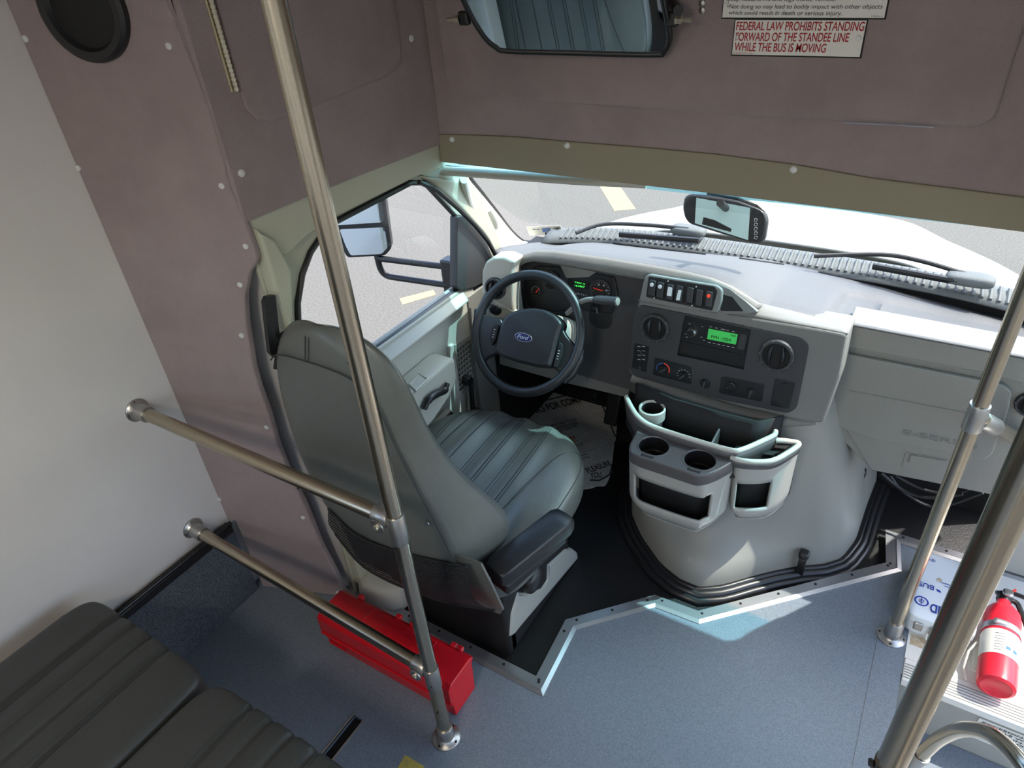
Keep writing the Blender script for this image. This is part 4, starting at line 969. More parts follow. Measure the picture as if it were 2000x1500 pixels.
for m_, a0, a1 in (('bluem', 200, 95), ('orange', 85, -20)):
    tube('temperature_arc', [c + (PN.u * math.cos(math.radians(a0 + (a1 - a0) * k / 10)) + PN.v * math.sin(math.radians(a0 + (a1 - a0) * k / 10))) * .019 + PN.n * .0008 for k in range(11)], .0011, m_, stk, seg=6)
c = knob(1334, 733, .012, stk, 40)
tubes('dial_marks', [[c + (PN.u * math.cos(a) + PN.v * math.sin(a)) * .018 + PN.n * .001, c + (PN.u * math.cos(a) + PN.v * math.sin(a)) * .018 + PN.u * .004 + PN.n * .001] for a in [math.radians(t) for t in range(0, 210, 28)]] + [[PN1.hit(1242 + o, 676 + k * 8.5), PN1.hit(1248 + o, 677.5 + k * 8.5)] for k in range(4) for o in (3, 12)], .0007, 'whtxt', stk, 4)
knob(1255, 686, .006, stk, 0, base=False); knob(1252, 716, .006, stk, -30, base=False)
knob(1377, 749, .014, stk, 8)
sp = pxpanel('socket_panel', PN, [(1408, 737), (1416, 735), (1494, 751), (1488, 785), (1404, 768)], 'black', stk, .003, .006, bevel=.0008)
lathe('power_socket', [(0, .004), (.010, .004), (.0115, .006), (.0135, .005), (.014, 0)], PN1.hit(1428, 755), PN.n, 'black', stk, 24)
knob(1467, 766, .013, stk, 10)
cp = pxpanel('coin_pocket', PN, [(1514, 738), (1554, 748), (1541, 799), (1504, 792)], 'black', stk, .003, .005, bevel=.0008)
disc('screw', PN1.hit(1532, 751), PN.n, .004, .002, 'black', stk, seg=12)
# chin under the stack
ch = [PST.hit(x, y) + V((0, .02, 0)) for x, y in ((1232, 740), (1300, 768), (1400, 802), (1500, 825), (1590, 834))]
chp = catmull(ch, 5)
tube('stack_chin', chp, [.022 * min(1, .25 + (len(chp) - 1 - i) / 6) for i in range(len(chp))], 'dash', stk, seg=12, flat=.8)
# ---- rocker switch panel
PSW = Plane(aty(1330, 570, 1.612), (0, -1, .35))
sw = pxpanel('switch_housing', PSW, [(1248, 588), (1258, 543), (1266, 535), (1400, 557), (1411, 566), (1410, 588), (1401, 612), (1320, 602)], 'dash', db, .06, .008, bevel=.004)
PB1 = PSW.off(.0015)
pxpanel('switch_plate', PB1, [(1267, 540), (1395, 560), (1401, 569), (1391, 607), (1262, 580)], 'blackm', sw, .003, .004)
PB2 = PB1.off(.009)
for k, (cx, cy) in enumerate(((1273, 563), (1289, 567), (1308, 571), (1326, 574), (1347, 577), (1365, 582), (1384, 585))):
    s = pxpanel('rocker_switch', PB2, [(cx - 5, cy - 17), (cx + 8, cy - 14), (cx + 5, cy + 17), (cx - 8, cy + 14)], 'black', sw, .01, .004, bevel=.002)
    if k < 2: disc('lens', PB2.hit(cx, cy - 7), PB2.n, .0055, .0012, 'whtxt', s, seg=16)
    if k == 2: pxpanel('lens', PB2.off(.001), [(cx - 3, cy - 11), (cx + 5, cy - 9), (cx + 3, cy + 8), (cx - 6, cy + 6)], 'whtxt', s, .001, .002)
    if k == 3:
        pxpanel('lens', PB2.off(.001), [(cx - 1, cy - 8), (cx + 5, cy - 7), (cx + 1, cy + 13), (cx - 6, cy + 12)], 'bluem' if 0 else 'whtxt', s, .001, .002)
    if k == 6: disc('lens', PB2.hit(cx, cy - 7), PB2.n, .005, .0015, 'orange', s, seg=16)
for x, y in ((1305, 549), (1360, 560), (1278, 582), (1352, 597)): disc('screw', PB1.hit(x, y), PB1.n, .0025, .0015, 'cast', sw, seg=8)
pxpanel('side_pocket', PSW.off(-.01), [(1410, 575), (1430, 580), (1452, 608), (1407, 607)], 'blackm', db, .004, .003)
pxpanel('pocket_surround', PSW.off(-.012), [(1400, 556), (1425, 565), (1455, 588), (1480, 610), (1400, 615)], 'dash', db, .03, .005)
# ---- passenger side
PG = Plane((0, 1.735, .8), (0, -1, -.06))
pxpanel('upper_band', PG, [(1657, 634), (1926, 687), (2010, 703), (2060, 713), (2060, 765), (1915, 727), (1643, 676)], 'glove', db, .1, .006, bevel=.003)
PG0 = PG.off(-.012)
pxpanel('dash_lower_panel', PG0, [(1643, 674), (2060, 755), (2060, 990), (1933, 966), (1703, 919), (1660, 875), (1612, 828)], 'glove', db, .05, .006, bevel=.004)
PG1 = PG.off(.004)
gd = pxpanel('glovebox_door', PG1, [(1640, 690), (1900, 741), (1958, 752), (1976, 766), (1970, 800), (1938, 888), (1924, 898), (1700, 856), (1616, 826)], 'glove', db, .014, .012, bevel=.003)
PG2 = PG1.off(.0006)
A_t, B_t = PG2.hit(1764, 848), PG2.hit(1908, 877)
text('lettering', 'E-SERIES', A_t, B_t, PG.n, .017, 'dash', gd, depth=.0006, bold=.0)
tubes('groove', [[PG2.hit(1653, 762), PG2.hit(1880, 805), PG2.hit(1960, 820)]], .0014, 'dash', gd, 5)
lt_ = pxpanel('latch_recess', PG0.off(.002), [(1770, 884), (1852, 899), (1847, 918), (1840, 925), (1762, 911)], 'glove', db, .003, .004)
pxpanel('latch_paddle', PG0.off(.006), [(1779, 889), (1848, 901), (1842, 917), (1774, 905)], 'glove', db, .006, .003, bevel=.001)
tube('panel_seam', [PG0.off(.001).hit(1655, 842), PG0.off(.001).hit(1703, 917)], .0016, 'dash', db, seg=5)
vent(PG0.off(.002), 2016, 790, .036, db)
struct(box('wall_firewall', (-1.24, 2.14, -.05), (.46, 2.17, .72), 'blackm', bevel=0))
for i, L in enumerate((((1722, 925), (1760, 955), (1810, 972), (1880, 965)), ((1738, 930), (1770, 965), (1830, 990), (1920, 962)), ((1750, 930), (1800, 955), (1860, 965), (1905, 950)))):
    cb = tube('cable', catmull([aty(x, y, 1.92 + .02 * i) for x, y in L], 6), .005, 'black', None, seg=8)
    tag(cb, ['uppermost black cable slack under the glovebox', 'lowest hanging black cable under the glovebox', 'short black cable between the two others under the glovebox'][i], 'cable', 'loose cables under the dash')
# ================================================================== STEERING
tw = .59; WC = V((-.954, 1.507, .679)); wu = V((1, 0, 0)); wv = V((0, math.sin(tw), math.cos(tw))); wn_ = wu.cross(wv)
SW = Plane(WC, wn_, (0, 0, 1)); SW.u = wu; SW.v = wv
swh = thing('steering_wheel', 'black steering wheel with blue oval badge in front of the driver seat', 'steering wheel', WC)
tube('rim', [SW.at(math.cos(a) * .1775, math.sin(a) * .1775) for a in [2 * math.pi * k / 64 for k in range(64)]], .0148, 'wheel', swh, seg=18, closed=True)
SH = SW.off(.022)
pad = [(972, 650), (978, 628), (990, 612), (1010, 604), (1038, 601), (1062, 604), (1084, 616), (1098, 632), (1090, 655), (1082, 690), (1074, 718), (1050, 718), (1010, 708), (975, 696), (964, 685)]
hb = pxpanel('hub_pad', SH, pad, 'wheel', swh, .05, .012, bevel=.010)
SP = SW.off(.002)
pxpanel('spoke', SP, [(925, 600), (950, 618), (978, 622), (985, 640), (970, 690), (950, 700), (938, 715), (928, 690), (922, 650)], 'wheel', swh, .02, .01, bevel=.006)
pxpanel('spoke', SP, [(1090, 625), (1105, 655), (1122, 675), (1140, 676), (1138, 700), (1120, 735), (1100, 752), (1094, 730), (1075, 715), (1078, 690)], 'wheel', swh, .02, .01, bevel=.006)
for L in ([(960, 640), (968, 632), (974, 634), (968, 662), (960, 675), (956, 662)], [(1092, 668), (1098, 672), (1097, 695), (1088, 718), (1080, 716), (1086, 690)]):
    bb_ = pxpanel('button_pad', SW.off(.016), L, 'blackm', swh, .012, .003, bevel=.002)
    c = SW.off(.0165).hit(sum(p[0] for p in L) / 6, sum(p[1] for p in L) / 6)
    tubes('button_marks', [[c + wv * (.010 * k) - wu * .003, c + wv * (.010 * k) + wu * .003] for k in (-1.2, -.4, .4, 1.2)], .0006, 'whtxt', bb_, 4)
SE = SH.off(.002); ec = SE.uv(SE.hit(1022, 659))
def ell(a, b, n=40): return [(ec[0] + a * math.cos(2 * math.pi * k / n), ec[1] + b * math.sin(2 * math.pi * k / n)) for k in range(n)]
em = prism('badge', SE, ell(.030, .0135), 'cast', hb, .004, [], .001)
prism('badge_field', SE.off(.001), ell(.0275, .0115), mat('badge_blue', (24, 34, 96), .3), hb, .002)
Pq = SE.off(.0015); c = Pq.at(ec[0], ec[1])
text('lettering', 'Ford', c - wu * .019 - wv * .005, c + wu * .019 - wv * .005, wn_, .0115, 'whtxt', hb, shear=.35)
# column
col = thing('steering_column', 'beige and grey steering column shroud with stalks between wheel and gauges', 'steering column', WC - wn_ * .1)
cc = WC - wn_ * .10 + V((.035, 0, .012))
def colwarp(w, q): r = wu * w[0] + wv * w[1] + wn_ * w[2]; return r
superbox('column_shroud', cc, (.078, .066, .075), 'cream', col, p=4, n=8, warp=colwarp)
superbox('lower_shroud', cc + wv * -.045 - wn_ * .01, (.05, .045, .09), 'dash', col, p=4, n=6, warp=colwarp)
shp = [aty(x, y, q) for x, y, q in ((1108, 612, 1.60), (1122, 599, 1.585), (1136, 589, 1.575), (1150, 585, 1.57), (1163, 585, 1.565))]
tube('gear_lever', catmull(shp, 5), .0075, 'dash', col, seg=12)
g0 = aty(1160, 585, 1.566); g1 = aty(1206, 589, 1.555)
lathe('lever_knob', [(0, 0), (.008, .0), (.011, .006), (.0128, .02), (.0128, (g1 - g0).length - .006), (.014, (g1 - g0).length - .004), (.014, (g1 - g0).length), (.0, (g1 - g0).length + .001)], g0, g1 - g0, 'dashdark', col, 24)
lathe('lever_button', [(0, .003), (.010, .002), (.011, 0)], g1, g1 - g0, 'glove', col, 20)
s0, s1 = aty(1012, 612, 1.60), aty(944, 578, 1.575)
tube('signal_stalk', [s0, s0.lerp(s1, .4), s0.lerp(s1, .45), s1], [.009, .0105, .012, .012], 'cream', col, seg=14)
tubes('stalk_marks', [[s0.lerp(s1, .42 + .1 * k) + V((0, -.0125, .0)), s0.lerp(s1, .46 + .1 * k) + V((0, -.0125, 0))] for k in range(4)], .0008, 'blktxt', col, 4)
# pedals
pe = thing('brake_pedal', 'black ribbed brake pedal above the paper floor mat', 'pedal', atz(1136, 768, .16))
pa, pb_, pc_, pd_ = [atz(x, y, z) for x, y, z in ((1110, 750, .17), (1166, 767, .17), (1161, 782, .135), (1105, 765, .135))]
bary(pa, pb_ - pa, pd_ - pa, (0, .01, -.018), 'black', 'pedal_pad', pe, bevel=.004)
tubes('pedal_rib', [[pa.lerp(pb_, k / 14) + V((0, -.001, .001)), pd_.lerp(pc_, k / 14) + V((0, -.001, .001))] for k in range(1, 14)], .0022, 'blackm', pe, 6)
tube('pedal_arm', [pa.lerp(pb_, .5) + V((0, .015, -.01)), V((-1.02, 2.145, .42))], .01, 'blackm', pe, seg=8)
ac = thing('accelerator_pedal', 'black accelerator pedal beside the engine cover', 'pedal', atz(1200, 800, .05))
bary(atz(1188, 762, .16), V((.055, 0, 0)), V((.0, -.05, -.13)), (0, .012, -.004), 'black', 'pedal_pad', ac, bevel=.004)
# ================================================================== PAPER MAT
ZM = -.0235; PM_ = PZ(ZM + .0015)
pm = pxpanel('paper_floor_mat', PM_, [(993, 816), (998, 801), (1014, 784), (1036, 776), (1101, 758), (1140, 755), (1183, 769), (1193, 797), (1205, 829), (1202, 868), (1195, 920), (1187, 941), (1181, 950), (1167, 949), (1153, 954), (1100, 960), (1030, 930), (985, 870)], 'paper', None, .0015, .01)
tag(pm, "printed paper floor mat reading THANKS FOR COMING in the driver's footwell", 'floor mat')
zt_ = ZM + .002
q = lambda x, y: atz(x, y, zt_ + .0004)
def tpx(body, A, B, H, m_='blktxt', **k): text('lettering', body, q(*A), q(*B), (0, 0, 1), H, m_, pm, depth=.0003, lift=.0002, **k)
H0 = (q(1015, 816) - q(1013, 803)).length
tpx('THANKS FOR COMING!', (1014.5, 816), (1156, 780), H0, bold=.012)
Hs = H0 * .36
tpx('WE HAVE TRIED TO KEEP', (1067, 837), (1127.5, 820.5), Hs); tpx('YOUR CARPETING CLEAN', (1068, 845), (1130, 827), Hs); tpx('WITH THIS PAPER MAT', (1073, 851), (1129, 833.5), Hs)
tpx('PLEASURE', (1149, 924), (1196, 908), H0 * .62, bold=.01); tpx('YOU', (1154, 934), (1176, 932), H0 * .62, bold=.01)
tpx('world to us', (1107, 877), (1139, 868), Hs * .8); tpx('sons for', (1130, 893), (1149, 888), Hs * .8); tpx('service', (1132, 898), (1152, 894), Hs * .8)
tube('printed_border', [q(1004, 806)] + [q(*p) for p in ((1007, 799), (1023, 792), (1112, 771), (1164, 763), (1202, 853))], .0028, 'blktxt', pm, seg=6)
tube('printed_border', [q(*p) for p in ((1202, 862), (1197, 905), (1191, 927), (1170, 939), (1152, 938))], .0028, 'blktxt', pm, seg=6)
tube('printed_border', [q(*p) for p in ((1004, 812), (1007, 830), (1013, 842))], .0028, 'blktxt', pm, seg=6)
gu = (q(1130, 780) - q(1014, 808)).normalized(); gv_ = V((0, 0, 1)).cross(gu); o_ = q(1014, 803); gl_ = []
Wg, Hg = (q(1158, 768) - o_).length, .36
k = 0
while k * .014 < Wg: gl_.append([o_ + gu * k * .014, o_ + gu * k * .014 - gv_ * Hg]); k += 1
k = 0
while k * .014 < Hg: gl_.append([o_ - gv_ * k * .014, o_ + gu * (Wg + k * .0014) - gv_ * k * .014]); k += 1
tubes('printed_grid', gl_, .0004, 'smudge', pm, 4)
ap_ = thing('metal_strip', 'small worn metal strip with red lettering stuck on the paper mat', 'strip', q(1110, 865))
Pa_ = PZ(zt_ + .0012); ms = pxpanel('plate', Pa_, [(1073, 860), (1123, 851), (1127, 863), (1092, 872), (1075, 868)], 'rust', ap_, .001)
text('lettering', 'ALLIANCE', Pa_.hit(1122, 854) + V((0, .006, 0)), Pa_.hit(1086, 862) + V((0, .006, 0)), (0, 0, 1), .013, 'redtxt', ap_)
# ================================================================== ENGINE COVER
eg = thing('engine_cover', 'bulging pale grey engine cover on the black cab floor below the radio stack', 'engine cover', (-.33, 1.75, -.026))
lo_ = [(-.70, 2.12), (-.70, 1.85), (-.672, 1.68), (-.63, 1.58), (-.56, 1.50), (-.464, 1.422), (-.39, 1.392), (-.328, 1.39), (-.27, 1.43), (-.215, 1.49), (-.15, 1.555), (-.087, 1.61), (-.03, 1.645), (.02, 1.70), (.045, 1.80), (.05, 1.97), (.06, 2.12)]
hi_ = [(-.62, 2.12), (-.62, 1.85), (-.615, 1.76), (-.60, 1.69), (-.56, 1.655), (-.50, 1.638), (-.44, 1.63), (-.38, 1.628), (-.33, 1.628), (-.28, 1.63), (-.23, 1.635), (-.19, 1.65), (-.16, 1.675), (-.135, 1.72), (-.12, 1.80), (-.115, 1.95), (-.115, 2.12)]
lo_, hi_ = resample([V((x, y, 0)) for x, y in lo_], 60), resample([V((x, y, 0)) for x, y in hi_], 60)
lv = [(-.026, 0), (.0, 0), (.03, .02), (.06, .06), (.085, .16), (.105, .28), (.14, .42), (.20, .56), (.28, .70), (.36, .80), (.44, .88), (.50, .93), (.54, .97), (.57, 1.04), (.58, 1.12)]
def side(t, k):   # the sides stay steep, only the rear has the foot shelf
    return t
rws = []
for z, t in lv:
    r = []
    for k, (a, b) in enumerate(zip(lo_, hi_)):
        s = abs(a.x + .33) / .38; tt = t if s < .35 else t * (1 - .0) + 0
        g = sstep(.25, .8, s); tz = (z + .026) / .606; tside = .9 * tz ** 1.3
        tt = t * (1 - g) + tside * g; p = a.lerp(b, tt); r.append(V((p.x, p.y, z)))
    rws.append(r)
ec_ = grid('cover_shell', rws, 'dog', eg, sub=1)
fl = [V((p.x, p.y, -.012)) for p in lo_]
def offp(L, d):
    out = []
    for i, p in enumerate(L):
        a, b = L[max(0, i - 1)], L[min(len(L) - 1, i + 1)]; t = (b - a).normalized(); out.append(p + V((t.y, -t.x, 0)) * d)
    return out
tube('rubber_seal', offp(fl, .014), .016, 'rubber2', eg, seg=12); tube('rubber_seal', offp([p + V((0, 0, .012)) for p in fl], .004), .009, 'rubber2', eg, seg=10)
tube('rubber_seal', offp([p + V((0, 0, -.006)) for p in fl], .036), .013, 'rubber2', eg, seg=10, flat=.6)
cl0 = atz(1562, 1118, -.01)
ct = thing('hold_down_strap', 'black hold-down strap clip at the rear edge of the engine cover', 'strap', cl0)
box('strap', cl0 + V((-.011, -.018, -.01)), cl0 + V((.011, .0, .075)), 'black', ct, bevel=.003)
superbox('clip_head', cl0 + V((0, -.004, .085)), (.015, .016, .012), 'black', ct, p=4, n=4)
tube('anchor_wire', fillet([cl0 + V((-.022, -.01, -.012)), cl0 + V((-.022, -.03, -.012)), cl0 + V((.022, -.03, -.012)), cl0 + V((.022, -.01, -.012))], .004), .0022, 'alu', ct, seg=6)
hk = atz(1682, 925, .16)
hk_ = thing('release_latch', 'small dark latch at the right shoulder of the engine cover', 'latch', hk)
superbox('latch_body', hk, (.014, .02, .022), 'black', hk_, p=3, n=4)
tube('latch_tail', [hk, hk + V((-.004, -.012, -.035))], .007, 'dashdark', hk_, seg=8)
# ================================================================== CONSOLE
cn = thing('cup_holder_console', 'pale grey console with two cup holders and side bins hooked on the engine cover', 'console', (-.38, 1.5, .3))
# upper bin with long curved rim
ZR = .535
rim = [(1223, 776), (1233, 796), (1248, 817), (1275, 834), (1340, 856), (1425, 880), (1450, 879), (1490, 862), (1512, 851), (1515, 843)]
rp3 = catmull([atz(x, y, ZR) for x, y in rim], 6)
rp3r = resample(rp3, 60)
inn = offp(rp3r, .0)
grid('bin_wall', [[V((p.x, p.y, z)) + V((0, (ZR - z) * .25, 0)) for p in rp3r] for z in (ZR, ZR - .04, ZR - .09, ZR - .13)], 'cup', cn, thick=.012)
rmo = tube('bin_rim', [p + V((0, 0, .002)) for p in rp3r], .007, 'cream', cn, seg=10, flat=.9)
bw = [atz(x, y, ZR + .02) for x, y in ((1242, 756), (1310, 785), (1400, 812), (1480, 832), (1519, 842))]
bw = [V((p.x, max(p.y, q_.y + .03), 0)) for p, q_ in zip(bw, [rp3r[0], rp3r[15], rp3r[30], rp3r[45], rp3r[-1]])]
bwr = resample([V((p.x, p.y, 0)) for p in bw], 40)
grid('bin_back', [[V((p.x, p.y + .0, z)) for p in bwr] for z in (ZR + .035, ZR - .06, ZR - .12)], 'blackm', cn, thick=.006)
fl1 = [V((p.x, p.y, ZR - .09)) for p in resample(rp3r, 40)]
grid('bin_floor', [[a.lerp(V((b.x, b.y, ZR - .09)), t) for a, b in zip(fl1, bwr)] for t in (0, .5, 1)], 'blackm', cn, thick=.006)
cA = atz(1274, 797, ZR)
lathe('cup_ring', [(.030, -.07), (.031, 0), (.034, .004), (.038, .001), (.038, -.03)], cA, (0, 0, 1), 'cream', cn, 28)
lathe('cup_well', [(0, -.065), (.029, -.065), (.030, -.002)], cA, (0, 0, 1), 'blackm', cn, 28)
dv0, dv1 = atz(1403, 836, ZR - .005), atz(1386, 868, ZR - .005)
bary(dv0, dv1 - dv0, V((.006, 0, 0)), V((0, 0, -.08)), 'cup', 'bin_divider', cn, bevel=.002)
# front cup tray
ZT = .512
Pt_ = PZ(ZT)
tray = [(1247, 834), (1290, 846), (1340, 862), (1433, 888), (1433, 902), (1405, 918), (1384, 927), (1363, 930), (1300, 909), (1250, 893), (1232, 884), (1229, 874), (1233, 860)]
cups = [(1277, 871), (1367, 898)]
tw_ = rpoly(Pt_.px(tray), .012)
def circ(c, r, n=32): return [(c[0] + r * math.cos(2 * math.pi * k / n), c[1] + r * math.sin(2 * math.pi * k / n)) for k in range(n)]
cuv = [Pt_.uv(Pt_.hit(*c)) for c in cups]; RC = .0405
prism('cup_tray', Pt_, tw_, 'cup', cn, .038, [circ(c, RC) for c in cuv], .005)
for c in cuv:
    cw3 = Pt_.at(*c)
    lathe('cup_well', [(0, -.075), (.033, -.075), (.034, -.045), (.039, -.043), (.040, -.003)], cw3, (0, 0, 1), 'black', cn, 36)
    lathe('cup_rim', [(RC - .001, -.002), (RC + .001, .0015), (RC + .004, .0015), (RC + .006, -.001)], cw3, (0, 0, 1), 'cup', cn, 36)
    box('mug_slot', cw3 + V((-.018, -RC - .012, -.02)), cw3 + V((.018, -RC + .006, .0008)), 'blackm', cn, bevel=.002)
def binbody(top, zt0, zb, inset, front, hole, nm):
    T = [atz(x, y, zt0) for x, y in top]; cx = sum((p.x for p in T)) / len(T); cy = max(p.y for p in T)
    cur = resample(catmull(T, 6), 48)
    rows_ = []
    for z in [zt0 - (zt0 - zb) * k / 6 for k in range(7)]:
        t = (zt0 - z) / (zt0 - zb); sc = 1 - inset * t - .10 * sstep(.8, 1, t); rows_.append([V((cx + (p.x - cx) * sc, cy + (p.y - cy) * sc, z)) for p in cur])
    return rows_, cur
# body under the tray: wall strip with a slot cut through the front
topA = [(1233, 862), (1229, 880), (1240, 899), (1262, 912), (1363, 944), (1385, 941), (1408, 930), (1433, 910), (1436, 893)]
def wallstrip(name, top, zt0, zb, inset, u0, u1, v0, v1, matn, parent):
    T = [atz(x, y, zt0) for x, y in top]; cur = resample(catmull(T, 6), 60); cx = sum(p.x for p in T) / len(T); cy = max(p.y for p in T) + .02
    nv = 16; vs = []; fs = []
    for j in range(nv + 1):
        t = j / nv; z = zt0 + (zb - zt0) * t; sc = 1 - inset * t - .14 * sstep(.78, 1.0, t)
        for p in cur: vs.append(V((cx + (p.x - cx) * sc, cy + (p.y - cy) * sc, z)))
    n = len(cur)
    for j in range(nv):
        for i in range(n - 1):
            if u0 <= i / (n - 1) < u1 and v0 <= j / nv < v1: continue
            fs.append((j * n + i, j * n + i + 1, (j + 1) * n + i + 1, (j + 1) * n + i))
    o = obj(name, vs, fs, matn, parent, smooth=True); md = o.modifiers.new('thick', 'SOLIDIFY'); md.thickness = .007; md.offset = -1
    b = vs[-n:]; bot = b + [V((b[-1].x, cy, zb)), V((b[0].x, cy, zb))]
    obj('bin_bottom', bot, [tuple(range(len(bot)))], matn, parent, solid=.006)
    # dark inner back
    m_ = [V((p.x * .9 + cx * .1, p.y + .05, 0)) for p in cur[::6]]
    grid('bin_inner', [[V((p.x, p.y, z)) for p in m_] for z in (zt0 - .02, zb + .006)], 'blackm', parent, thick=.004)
wallstrip('bin_wall', topA, ZT - .036, .275, .03, .17, .72, .22, .66, 'base', cn)
topB = [(1433, 890), (1440, 905), (1470, 908), (1507, 905), (1535, 893), (1560, 872), (1563, 862)]
ZB = .517
pr_ = catmull([atz(x, y, ZB) for x, y in ((1428, 893), (1445, 899), (1475, 902), (1507, 900), (1533, 888), (1560, 868), (1540, 862), (1515, 860))], 6)
tube('bin_rim', pr_, .007, 'cream', cn, seg=10, flat=1.1)
grid('bin_rim_band', [[p + V((0, 0, z)) for p in resample(pr_[:31], 30)] for z in (0, -.022)], 'cup', cn, thick=.012)
wallstrip('bin_wall', topB, ZB - .02, .275, .06, .12, .52, .30, .72, 'base', cn)
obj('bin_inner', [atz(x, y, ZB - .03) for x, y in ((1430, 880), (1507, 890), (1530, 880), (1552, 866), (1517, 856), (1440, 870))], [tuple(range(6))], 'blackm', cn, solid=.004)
# ================================================================== SIGNS, MIRRORS
Ps = PH2.off(.002)
def sign(name, label, pxs, m_='whitepl'):
    t = thing(name, label, 'sign', Ps.hit(*pxs[3])); prism('backing', Ps, Ps.px([(pxs[0][0] - 2, pxs[0][1] - 2), (pxs[1][0] + 3, pxs[1][1] - 2), (pxs[2][0] + 3, pxs[2][1] + 3), (pxs[3][0] - 2, pxs[3][1] + 3)]), 'blackm', t, .002)
    prism('plate', Ps.off(.0012), Ps.px(pxs), m_, t, .0012); return t
S1 = sign('warning_sign', 'white sign in red capitals about the standee line, below the other sign', [(1437, 39), (1693, 40), (1679, 111), (1430, 106)])
Pz = Ps.off(.0014)
def st(par, body, A, B, Hpx, m_, **k):
    a, b = Pz.hit(*A), Pz.hit(*B); H = (Pz.hit(A[0], A[1]) - Pz.hit(A[0], A[1] - Hpx)).length; text('lettering', body, a, b, Pz.n, H, m_, par, depth=.0003, lift=.0002, **k)
st(S1, 'FEDERAL LAW PROHIBITS STANDING', (1437.5, 58.5), (1687, 60), 16, 'redtxt', shear=.05, bold=.012)
st(S1, 'FORWARD OF THE STANDEE LINE', (1436, 79.5), (1657, 81.5), 16, 'redtxt', shear=.05, bold=.012)
st(S1, 'WHILE THE BUS IS MOVING', (1434, 99), (1612, 102.5), 16, 'redtxt', shear=.05, bold=.012)
st(S1, 'FL-HARDWARE 8177RD', (1432, 104.3), (1470, 105.3), 2.2, 'redtxt')
for p in ((1440, 73), (1677, 74)): disc('screw', Pz.hit(*p), Pz.n, .0042, .0025, 'cast', S1, seg=10)
up_ = lambda x0, y0, x1, y1: [(x0, y0), (x1, y1)]
S2 = sign('safety_sign', 'white sign in black lettering about serious injury, cut by the top edge', [(1418, -40), (1742, -40), (1727, 35), (1411, 34)])
st(S2, 'Keep head, arms and legs inside vehicle.', (1419, 2), (1632, 2), 8, 'blktxt')
st(S2, '\u2022Not doing so may lead to bodily impact with other objects', (1420, 16.5), (1723, 17), 8, 'blktxt', shear=.1)
st(S2, 'which could result in death or serious injury.', (1423, 28.5), (1644, 30), 8, 'blktxt', shear=.05)
st(S2, '11788 Rev. C', (1702, 32.5), (1723, 32.8), 2.2, 'blktxt')
for p in ((1420, 5), (1720, 1)): disc('screw', Pz.hit(*p), Pz.n, .0042, .0025, 'cast', S2, seg=10)
# passenger-view mirror on the header
MN = V((.30, -1.106, -.84)).normalized(); PM3 = Plane(V((-.77, 1.42, 1.5)), MN)
im = thing('interior_mirror', 'wide black framed mirror at the top edge on the mauve front panel', 'mirror', (-.77, 1.42, 1.5))
mo = [(890, -40), (905, 0), (925, 40), (948, 75), (968, 92), (990, 100), (1100, 103), (1275, 107), (1296, 101), (1306, 85), (1307, 60), (1295, 0), (1285, -40)]
mu = PM3.px(mo)
def smoothpoly(L, n=5): return [(p.x, p.y) for p in catmull([V((*q_, 0)) for q_ in L], n)]
mu2 = smoothpoly(mu)
mu2 = [(mu2[0][0] - .01, mu2[0][1] + .08)] + mu2 + [(mu2[-1][0], mu2[-1][1] + .08)]
prism('glass', PM3, mu2, 'mirror', im, .004)
tube('frame', [PM3.at(a, b, -.001) for a, b in mu2], .0065, 'black', im, closed=True, seg=10)
prism('back_shell', PM3.off(-.004), [(a * .985 + .015 * mu2[0][0], b) for a, b in mu2], 'black', im, .02, [], .004)
for (x, y, s) in ((905, 36, -1), (1312, 38, 1)):
    c = PM3.hit(x, y); box('pivot_tab', c + V((-.012, -.004, -.014)), c + V((.012, .012, .014)), 'black', im, bevel=.004)
    lathe('pivot_bolt', [(0, .034), (.005, .034), (.005, .014), (.0085, .013), (.0085, .004), (.010, .003), (.010, 0)], c + V((.008 * s, 0, 0)), V((s, 0, -.05)), 'brass', im, 6)
hb_ = PM3.hit(1325, 20); wm = aty(1368, 10, YH - .012)
bary(wm + V((-.10, -.004, -.022)), V((.11, 0, 0)), V((0, .005, 0)), V((0, 0, .07)), 'black', 'mount_bracket', im, bevel=.004)
tube('bracket_arm', [hb_, V((wm.x - .06, YH - .02, wm.z + .01))], .010, 'black', im, seg=10)
for y in (6, 20): disc('bolt', aty(1372, y, YH - .018), (0, -1, 0), .007, .004, 'cast', im, dome=.002, seg=10)
# rear-view monitor
mm = thing('rear_view_monitor', 'black rear view mirror monitor hanging in front of the hood view', 'monitor', aty(1415, 430, 1.8))
o3 = [aty(x, y, 1.8) for x, y in ((1338, 410), (1350, 382), (1470, 402), (1492, 430), (1488, 470), (1465, 472), (1345, 432))]
cm = aty(1415, 428, 1.8); U = (aty(1492, 444, 1.8) - aty(1338, 404, 1.8)).normalized(); Nn = V((.05, -.95, .28)).normalized(); Vv = Nn.cross(U).normalized(); Nn = U.cross(Vv).normalized()
PMn = Plane(cm, Nn); PMn.u = U; PMn.v = Vv
pxpanel('housing', PMn.off(.006), [(1332, 405), (1336, 384), (1348, 378), (1380, 380), (1440, 391), (1478, 405), (1494, 415), (1499, 432), (1494, 465), (1486, 477), (1465, 475), (1345, 437), (1336, 425)], 'black', mm, .035, .010, bevel=.009)
pxpanel('mirror_face', PMn.off(.0068), [(1337, 405), (1341, 387), (1350, 382), (1440, 395), (1487, 412), (1494, 425), (1489, 462), (1480, 472), (1450, 467), (1346, 434), (1339, 424)], 'blackm', mm, .002, .008)
scn = pxpanel('screen', PMn.off(.008), [(1360, 386), (1465, 406), (1461, 469), (1357, 436)], 'screen', mm, .001)
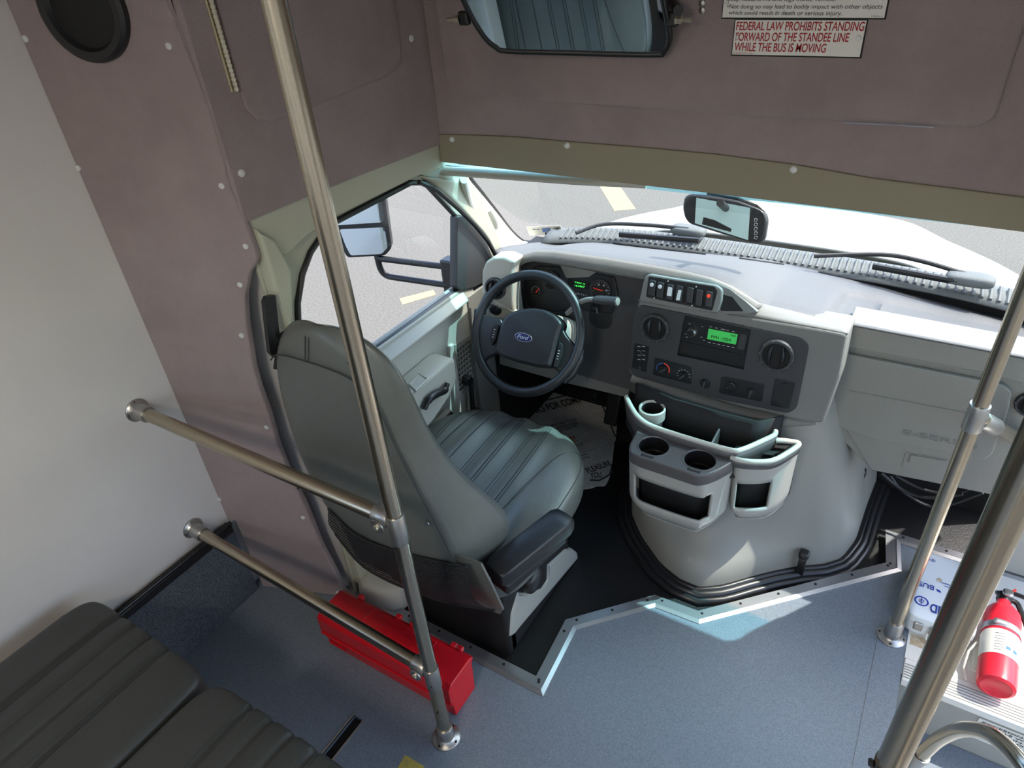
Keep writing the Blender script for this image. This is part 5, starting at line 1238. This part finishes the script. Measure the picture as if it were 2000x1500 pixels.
pxpanel('screen_shadow_shape', PMn.off(.0086), [(1374, 424), (1396, 430), (1429, 447), (1427, 453), (1371, 438)], 'blackm', scn, .0004)
for k in range(5):
    c = PMn.off(.0085).hit(1476, 430 + k * 8.5); a = .0035
    tubes('touch_button', [[c + U * i * a + Vv * j * a for i, j in ((-1, -1), (1, -1), (1, 1), (-1, 1), (-1, -1))]], .0004, 'whtxt', mm, 4)
tube('mount_stem', [cm + V((0, .02, .02)), wz(cm.x, 1.06)], .010, 'black', mm, seg=10)
# black bead along the upper edge of the monitor
tube('top_edge', [PMn.hit(x, y) + Nn * -.008 for x, y in ((1380, 378), (1440, 388), (1478, 402), (1492, 415))], .006, 'bluem' if 0 else 'black', mm, seg=8)
# kick panel of the entry, right of the ledge
ek = box('entry_kick_panel', (.36, 1.865, .0015), (.775, 1.90, .46), 'base', bevel=.01); tag(ek, 'pale panel standing behind the fire extinguisher at the right edge', 'panel')
SKY, SUN, FILL, EXPO = .46, 4.4, 34.0, 1.1
# ================================================================== LIGHT
sc_ = bpy.context.scene
w = bpy.data.worlds.new('world'); sc_.world = w; w.use_nodes = True; nt = w.node_tree
sky = nt.nodes.new('ShaderNodeTexSky'); sky.sky_type = 'NISHITA'; sky.sun_disc = False
sky.sun_elevation = math.radians(58); sky.sun_rotation = math.radians(42); sky.air_density = 1.0; sky.dust_density = 2.0; sky.ozone_density = 1
bg = nt.nodes['Background']; nt.links.new(sky.outputs[0], bg.inputs[0]); bg.inputs[1].default_value = SKY
sl = bpy.data.lights.new('sun', 'SUN'); sl.energy = SUN; sl.angle = math.radians(.6); sl.color = (1, .95, .86)
so = bpy.data.objects.new('sun', sl); C.objects.link(so); so.location = (3, 3, 6)
so.rotation_euler = V((.47, .30, 1)).to_track_quat('Z', 'Y').to_euler()
# unseen fill lamps added behind the camera to brighten the interior
for i, y in enumerate((-1.9, -.7)):
    lt = thing('fill_lamp', ('rear' if i == 0 else 'front') + ' rectangular white fill lamp added under the ceiling behind the camera', 'lamp', (-.4, y, ZC))
    box('housing', (-.55, y - .15, ZC - .02), (-.25, y + .15, ZC), 'whitepl', lt)
    box('diffuser', (-.53, y - .13, ZC - .026), (-.27, y + .13, ZC - .0205), mat('fill_lamp_diffuser_%d' % i, (240, 236, 228), .5, emit=(255, 244, 228), es=FILL), lt)
finish()
vs = sc_.view_settings; vs.view_transform = 'Standard'; vs.look = 'None'; vs.gamma = 1; vs.exposure = EXPO; vs.use_curve_mapping = False
sc_.cycles.use_denoising = True; sc_.cycles.max_bounces = 10; sc_.cycles.diffuse_bounces = 5; sc_.cycles.transparent_max_bounces = 16
